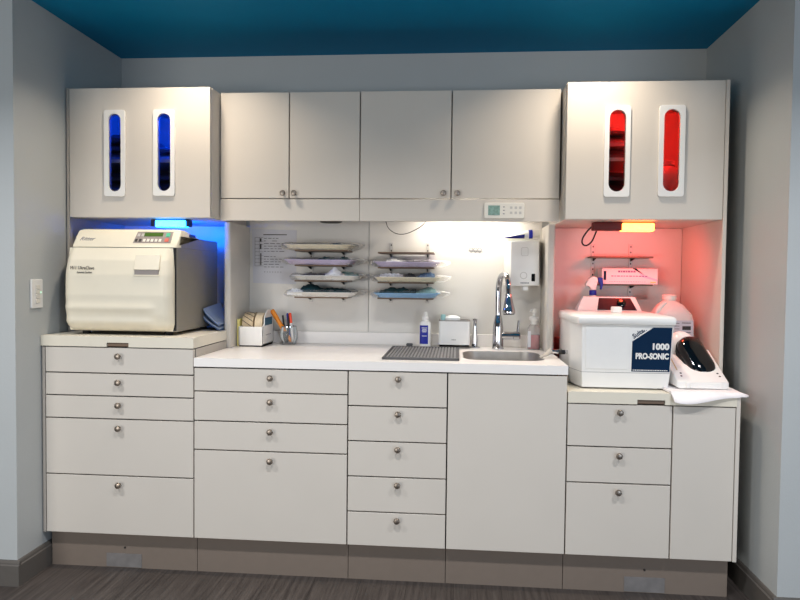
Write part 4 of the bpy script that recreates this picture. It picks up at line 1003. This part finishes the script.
o = obj('carton', box(BM(), 0.450, 0.530, -0.18, -0.03, 0.7663, 0.915, 0.001, 1), M['redlit'], loc=(0.49, -0.10, 0.7663)); tag(o, 'maroon carton at the left corner of the red niche', 'box')
WL[o.name] = Vector(o.location); obj('label', box(BM(), 0.455, 0.500, -0.182, -0.1803, 0.886, 0.906), M['tan'], o, 'tan label')
# box of gloves on the lower shelf
tb2 = thing('pouch_carton', 'white printed carton on the lower shelf of the red niche', 'box', (0.765, -0.07, 1.162))
obj('box', box(BM(), 0.642, 0.884, -0.122, -0.022, 1.1623, 1.232, 0.001, 1), M['card'], tb2)
bm = BM(); x = 0.712
for w in (0.009, 0.006, 0.009, 0.006, 0.010, 0.008, 0.009): box(bm, x, x + w, -0.1232, -0.1222, 1.2145, 1.222); x += w + 0.003
x = 0.682
while x < 0.84:
    w = random.uniform(0.006, 0.014); box(bm, x, x + w, -0.1230, -0.1222, 1.196, 1.200); x += w + 0.004
x = 0.675
while x < 0.83:
    w = random.uniform(0.004, 0.008); box(bm, x, x + w, -0.1230, -0.1222, 1.172, 1.1735); x += w + 0.004
obj('print', bm, M['purple'], tb2, 'violet print')
obj('end_print', box(BM(), 0.649, 0.660, -0.1230, -0.1222, 1.180, 1.220), M['navy'], tb2, 'dark blue block')
bm = BM(); prism(bm, [(0.775, 1.2318), (0.79, 1.2318), (0.815, 1.195), (0.882, 1.176), (0.882, 1.184), (0.83, 1.2)], 'y', -0.1226, -0.1221); obj('swoosh', bm, M['traylilac'], tb2, 'pale violet swoosh')
obj('size_mark', box(BM(), 0.852, 0.876, -0.1230, -0.1222, 1.168, 1.174), M['yellow'], tb2, 'yellow size mark')
# spray bottle hanging by its trigger
tsb = thing('spray_bottle', 'white spray bottle with dark blue trigger beside the red niche rack', 'bottle', (0.592, -0.155, 0.96))
sx, sy = 0.598, -0.150
obj('bottle', loft(BM(), [oval(sx - 0.006, sy, 0.036, 0.024, 0.957), oval(sx - 0.006, sy, 0.040, 0.027, 0.965), oval(sx - 0.006, sy, 0.040, 0.027, 1.055), oval(sx - 0.004, sy, 0.022, 0.02, 1.095), oval(sx, sy, 0.013, 0.013, 1.112, pw=1)]), M['wplas'], tsb)
obj('collar', lathe(BM(), [(0.016, 0), (0.016, 0.020), (0.012, 0.022)], (sx, sy, 1.1125)), M['blue'], tsb, 'blue collar')
hb = BM(); prism(hb, [(sx - 0.012, 1.1348), (sx + 0.012, 1.1348), (sx + 0.012, 1.160), (sx + 0.020, 1.172), (sx + 0.016, 1.190), (sx - 0.002, 1.196), (sx - 0.022, 1.182), (sx - 0.034, 1.160), (sx - 0.030, 1.150), (sx - 0.014, 1.156)], 'y', sy - 0.012, sy + 0.012, 0.003, 2)
obj('sprayer_head', hb, M['wplas'], tsb)
hb = BM(); prism(hb, [(sx + 0.0205, 1.192), (sx + 0.040, 1.190), (sx + 0.043, 1.160), (sx + 0.036, 1.136), (sx + 0.030, 1.138), (sx + 0.033, 1.158), (sx + 0.022, 1.172)], 'y', sy - 0.009, sy + 0.009, 0.002, 1)
obj('trigger', hb, M['blue'], tsb, 'dark blue trigger')

# ---------------------------------------------------------------- towel and white device
bm = BM(); NX, NY = 40, 26; g = {}
def towel_pt(u, v):
    # u left..right, v back..front
    x = 0.780 + 0.287 * u
    y = -0.44 - 0.245 * v - 0.012 * math.sin(u * 5 + 0.5) * v
    if u > 0.8:
        k = (u - 0.8) / 0.2; k = 1 - math.sqrt(max(0, 1 - k * k)) * 0.75 - 0.25
        y = y + (-0.615 - y) * k * 0.55
    if u < 0.1: x += 0.012 * (1 - u / 0.1) * (abs(v - 0.5) * 2) ** 3
    z = 0.7672 + 0.0012 * math.sin(9 * u + 4 * v) + 0.0012
    if y < -0.664: z -= (-0.664 - y) * 1.0
    if x > 1.036: z -= 0.35 * (x - 1.036)
    return x, y, z
for i in range(NX + 1):
    for j in range(NY + 1): g[i, j] = bm.verts.new(towel_pt(i / NX, j / NY))
fs = []
for i in range(NX):
    for j in range(NY): fs.append(bm.faces.new([g[i, j], g[i + 1, j], g[i + 1, j + 1], g[i, j + 1]]))
bmesh.ops.recalc_face_normals(bm, faces=bm.faces)
if bm.faces[:][0].normal.z < 0: bmesh.ops.reverse_faces(bm, faces=bm.faces)
ex = bmesh.ops.extrude_face_region(bm, geom=bm.faces[:])
bmesh.ops.translate(bm, verts=[v for v in ex['geom'] if isinstance(v, bmesh.types.BMVert)], vec=(0, 0, 0.008))
o = obj('towel', bm, M['cloth'], loc=(0.92, -0.55, 0.7665), angle=60); tag(o, 'white folded towel hanging over the right counter edge under a white device', 'towel')
Z0 = 0.7785
tv = thing('handpiece_cleaner', 'white device with large tilted black dome on the folded towel', 'device', (0.92, -0.5, Z0))
vx0, vx1 = 0.822, 1.016
def vsec(x, ins):
    return [(x, -0.610 + ins, Z0 + ins), (x, -0.610 + ins, Z0 + 0.026 - ins * 0.3), (x, -0.598 + ins, Z0 + 0.034 - ins), (x, -0.395, 0.905 - ins), (x, -0.375, 0.900 - ins), (x, -0.365, Z0 + ins)]
bm = BM(); loft(bm, [vsec(vx0, 0.012), vsec(vx0 + 0.004, 0.004), vsec(vx0 + 0.014, 0), vsec(vx1 - 0.014, 0), vsec(vx1 - 0.004, 0.004), vsec(vx1, 0.012)])
vb = obj('housing', bm, M['wplas'], tv, angle=30)
# upper deck on the slope
sn = Vector((0, -(0.905 - Z0 - 0.034), 0.203)).normalized(); su = Vector((0, 0.203, 0.905 - Z0 - 0.034)).normalized()
def sp(x, t, off): return Vector((x, -0.598, Z0 + 0.034)) + su * t + sn * off
obj('drawer', box(BM(), vx0 + 0.034, vx1 - 0.030, -0.6155, -0.6103, Z0 + 0.001, Z0 + 0.024, 0.002, 1), M['wplas'], tv, 'front drawer with grip')
obj('drawer_grip', box(BM(), vx0 + 0.048, vx1 - 0.044, -0.6195, -0.6157, Z0 + 0.002, Z0 + 0.016, 0.0015, 1), M['wplas'], tv)
for x, t in ((vx0 + 0.030, 0.040), (vx0 + 0.027, 0.020), (vx1 - 0.028, 0.042), (vx1 - 0.026, 0.022), (vx1 - 0.022, 0.18)):
    obj('screw', lathe(BM(), [(0.004, 0.0003), (0.004, 0.001)], sp(x, t, 0), sn, 12), M['slot'], tv)
bm = BM(); loft(bm, [[sp(vx0 + 0.020, 0.06, 0.0005), sp(vx0 + 0.024, 0.06, 0.0005), sp(vx0 + 0.024, 0.17, 0.0005), sp(vx0 + 0.020, 0.17, 0.0005)], [sp(vx0 + 0.020, 0.06, 0.0015), sp(vx0 + 0.024, 0.06, 0.0015), sp(vx0 + 0.024, 0.17, 0.0015), sp(vx0 + 0.020, 0.17, 0.0015)]])
obj('trim_strip', bm, M['tan'], tv, 'tan strip on the left edge')
# the tilted dome: a stadium swept to a rounded top, on a pale collar
dn = Vector((0, -0.80, 0.60)); ax = (Vector((0, 0.60, 0.80)) * 0.95 + Vector((-1, 0, 0)) * 0.31).normalized(); sd = dn.cross(ax).normalized()
def stad(off, half, rad, sh=0.0, k=10):
    c = Vector((0.932, -0.492, 0.887)) + dn * off + ax * sh; P = []
    for i in range(k + 1):
        a = PI * i / k; P.append(c + ax * (half + rad * math.sin(a)) + sd * rad * math.cos(a))
    for i in range(k + 1):
        a = PI + PI * i / k; P.append(c + ax * (-half + rad * math.sin(a)) + sd * rad * math.cos(a))
    return P
obj('collar', loft(BM(), [stad(-0.060, 0.044, 0.048), stad(-0.012, 0.044, 0.053), stad(-0.008, 0.044, 0.051)]), M['rubber'], tv, 'dark collar under the dome')
obj('dome', loft(BM(), [stad(-0.0078, 0.044, 0.0505), stad(0.004, 0.043, 0.049), stad(0.014, 0.041, 0.042), stad(0.020, 0.036, 0.031), stad(0.022, 0.025, 0.015)]), M['gloss'], tv, 'glossy black dome', angle=60)
bm = BM(); bmesh.ops.create_uvsphere(bm, u_segments=28, v_segments=16, radius=1)
xform(bm, Matrix.Translation((0.898, -0.405, 0.915)) @ Matrix.Diagonal((0.058, 0.045, 0.062, 1)))
obj('rear_bulge', bm, M['wplas'], tv, 'white rounded rear bulge')

# ---------------------------------------------------------------- world and view
w = bpy.data.worlds.new('world'); scene.world = w; w.use_nodes = True
bg = w.node_tree.nodes['Background']; bg.inputs[0].default_value = (0.86, 0.93, 1.0, 1); bg.inputs[1].default_value = 0.09
scene.view_settings.view_transform = 'Standard'; scene.view_settings.look = 'None'
scene.view_settings.exposure = -0.09; scene.view_settings.gamma = 1.0; scene.view_settings.use_curve_mapping = False
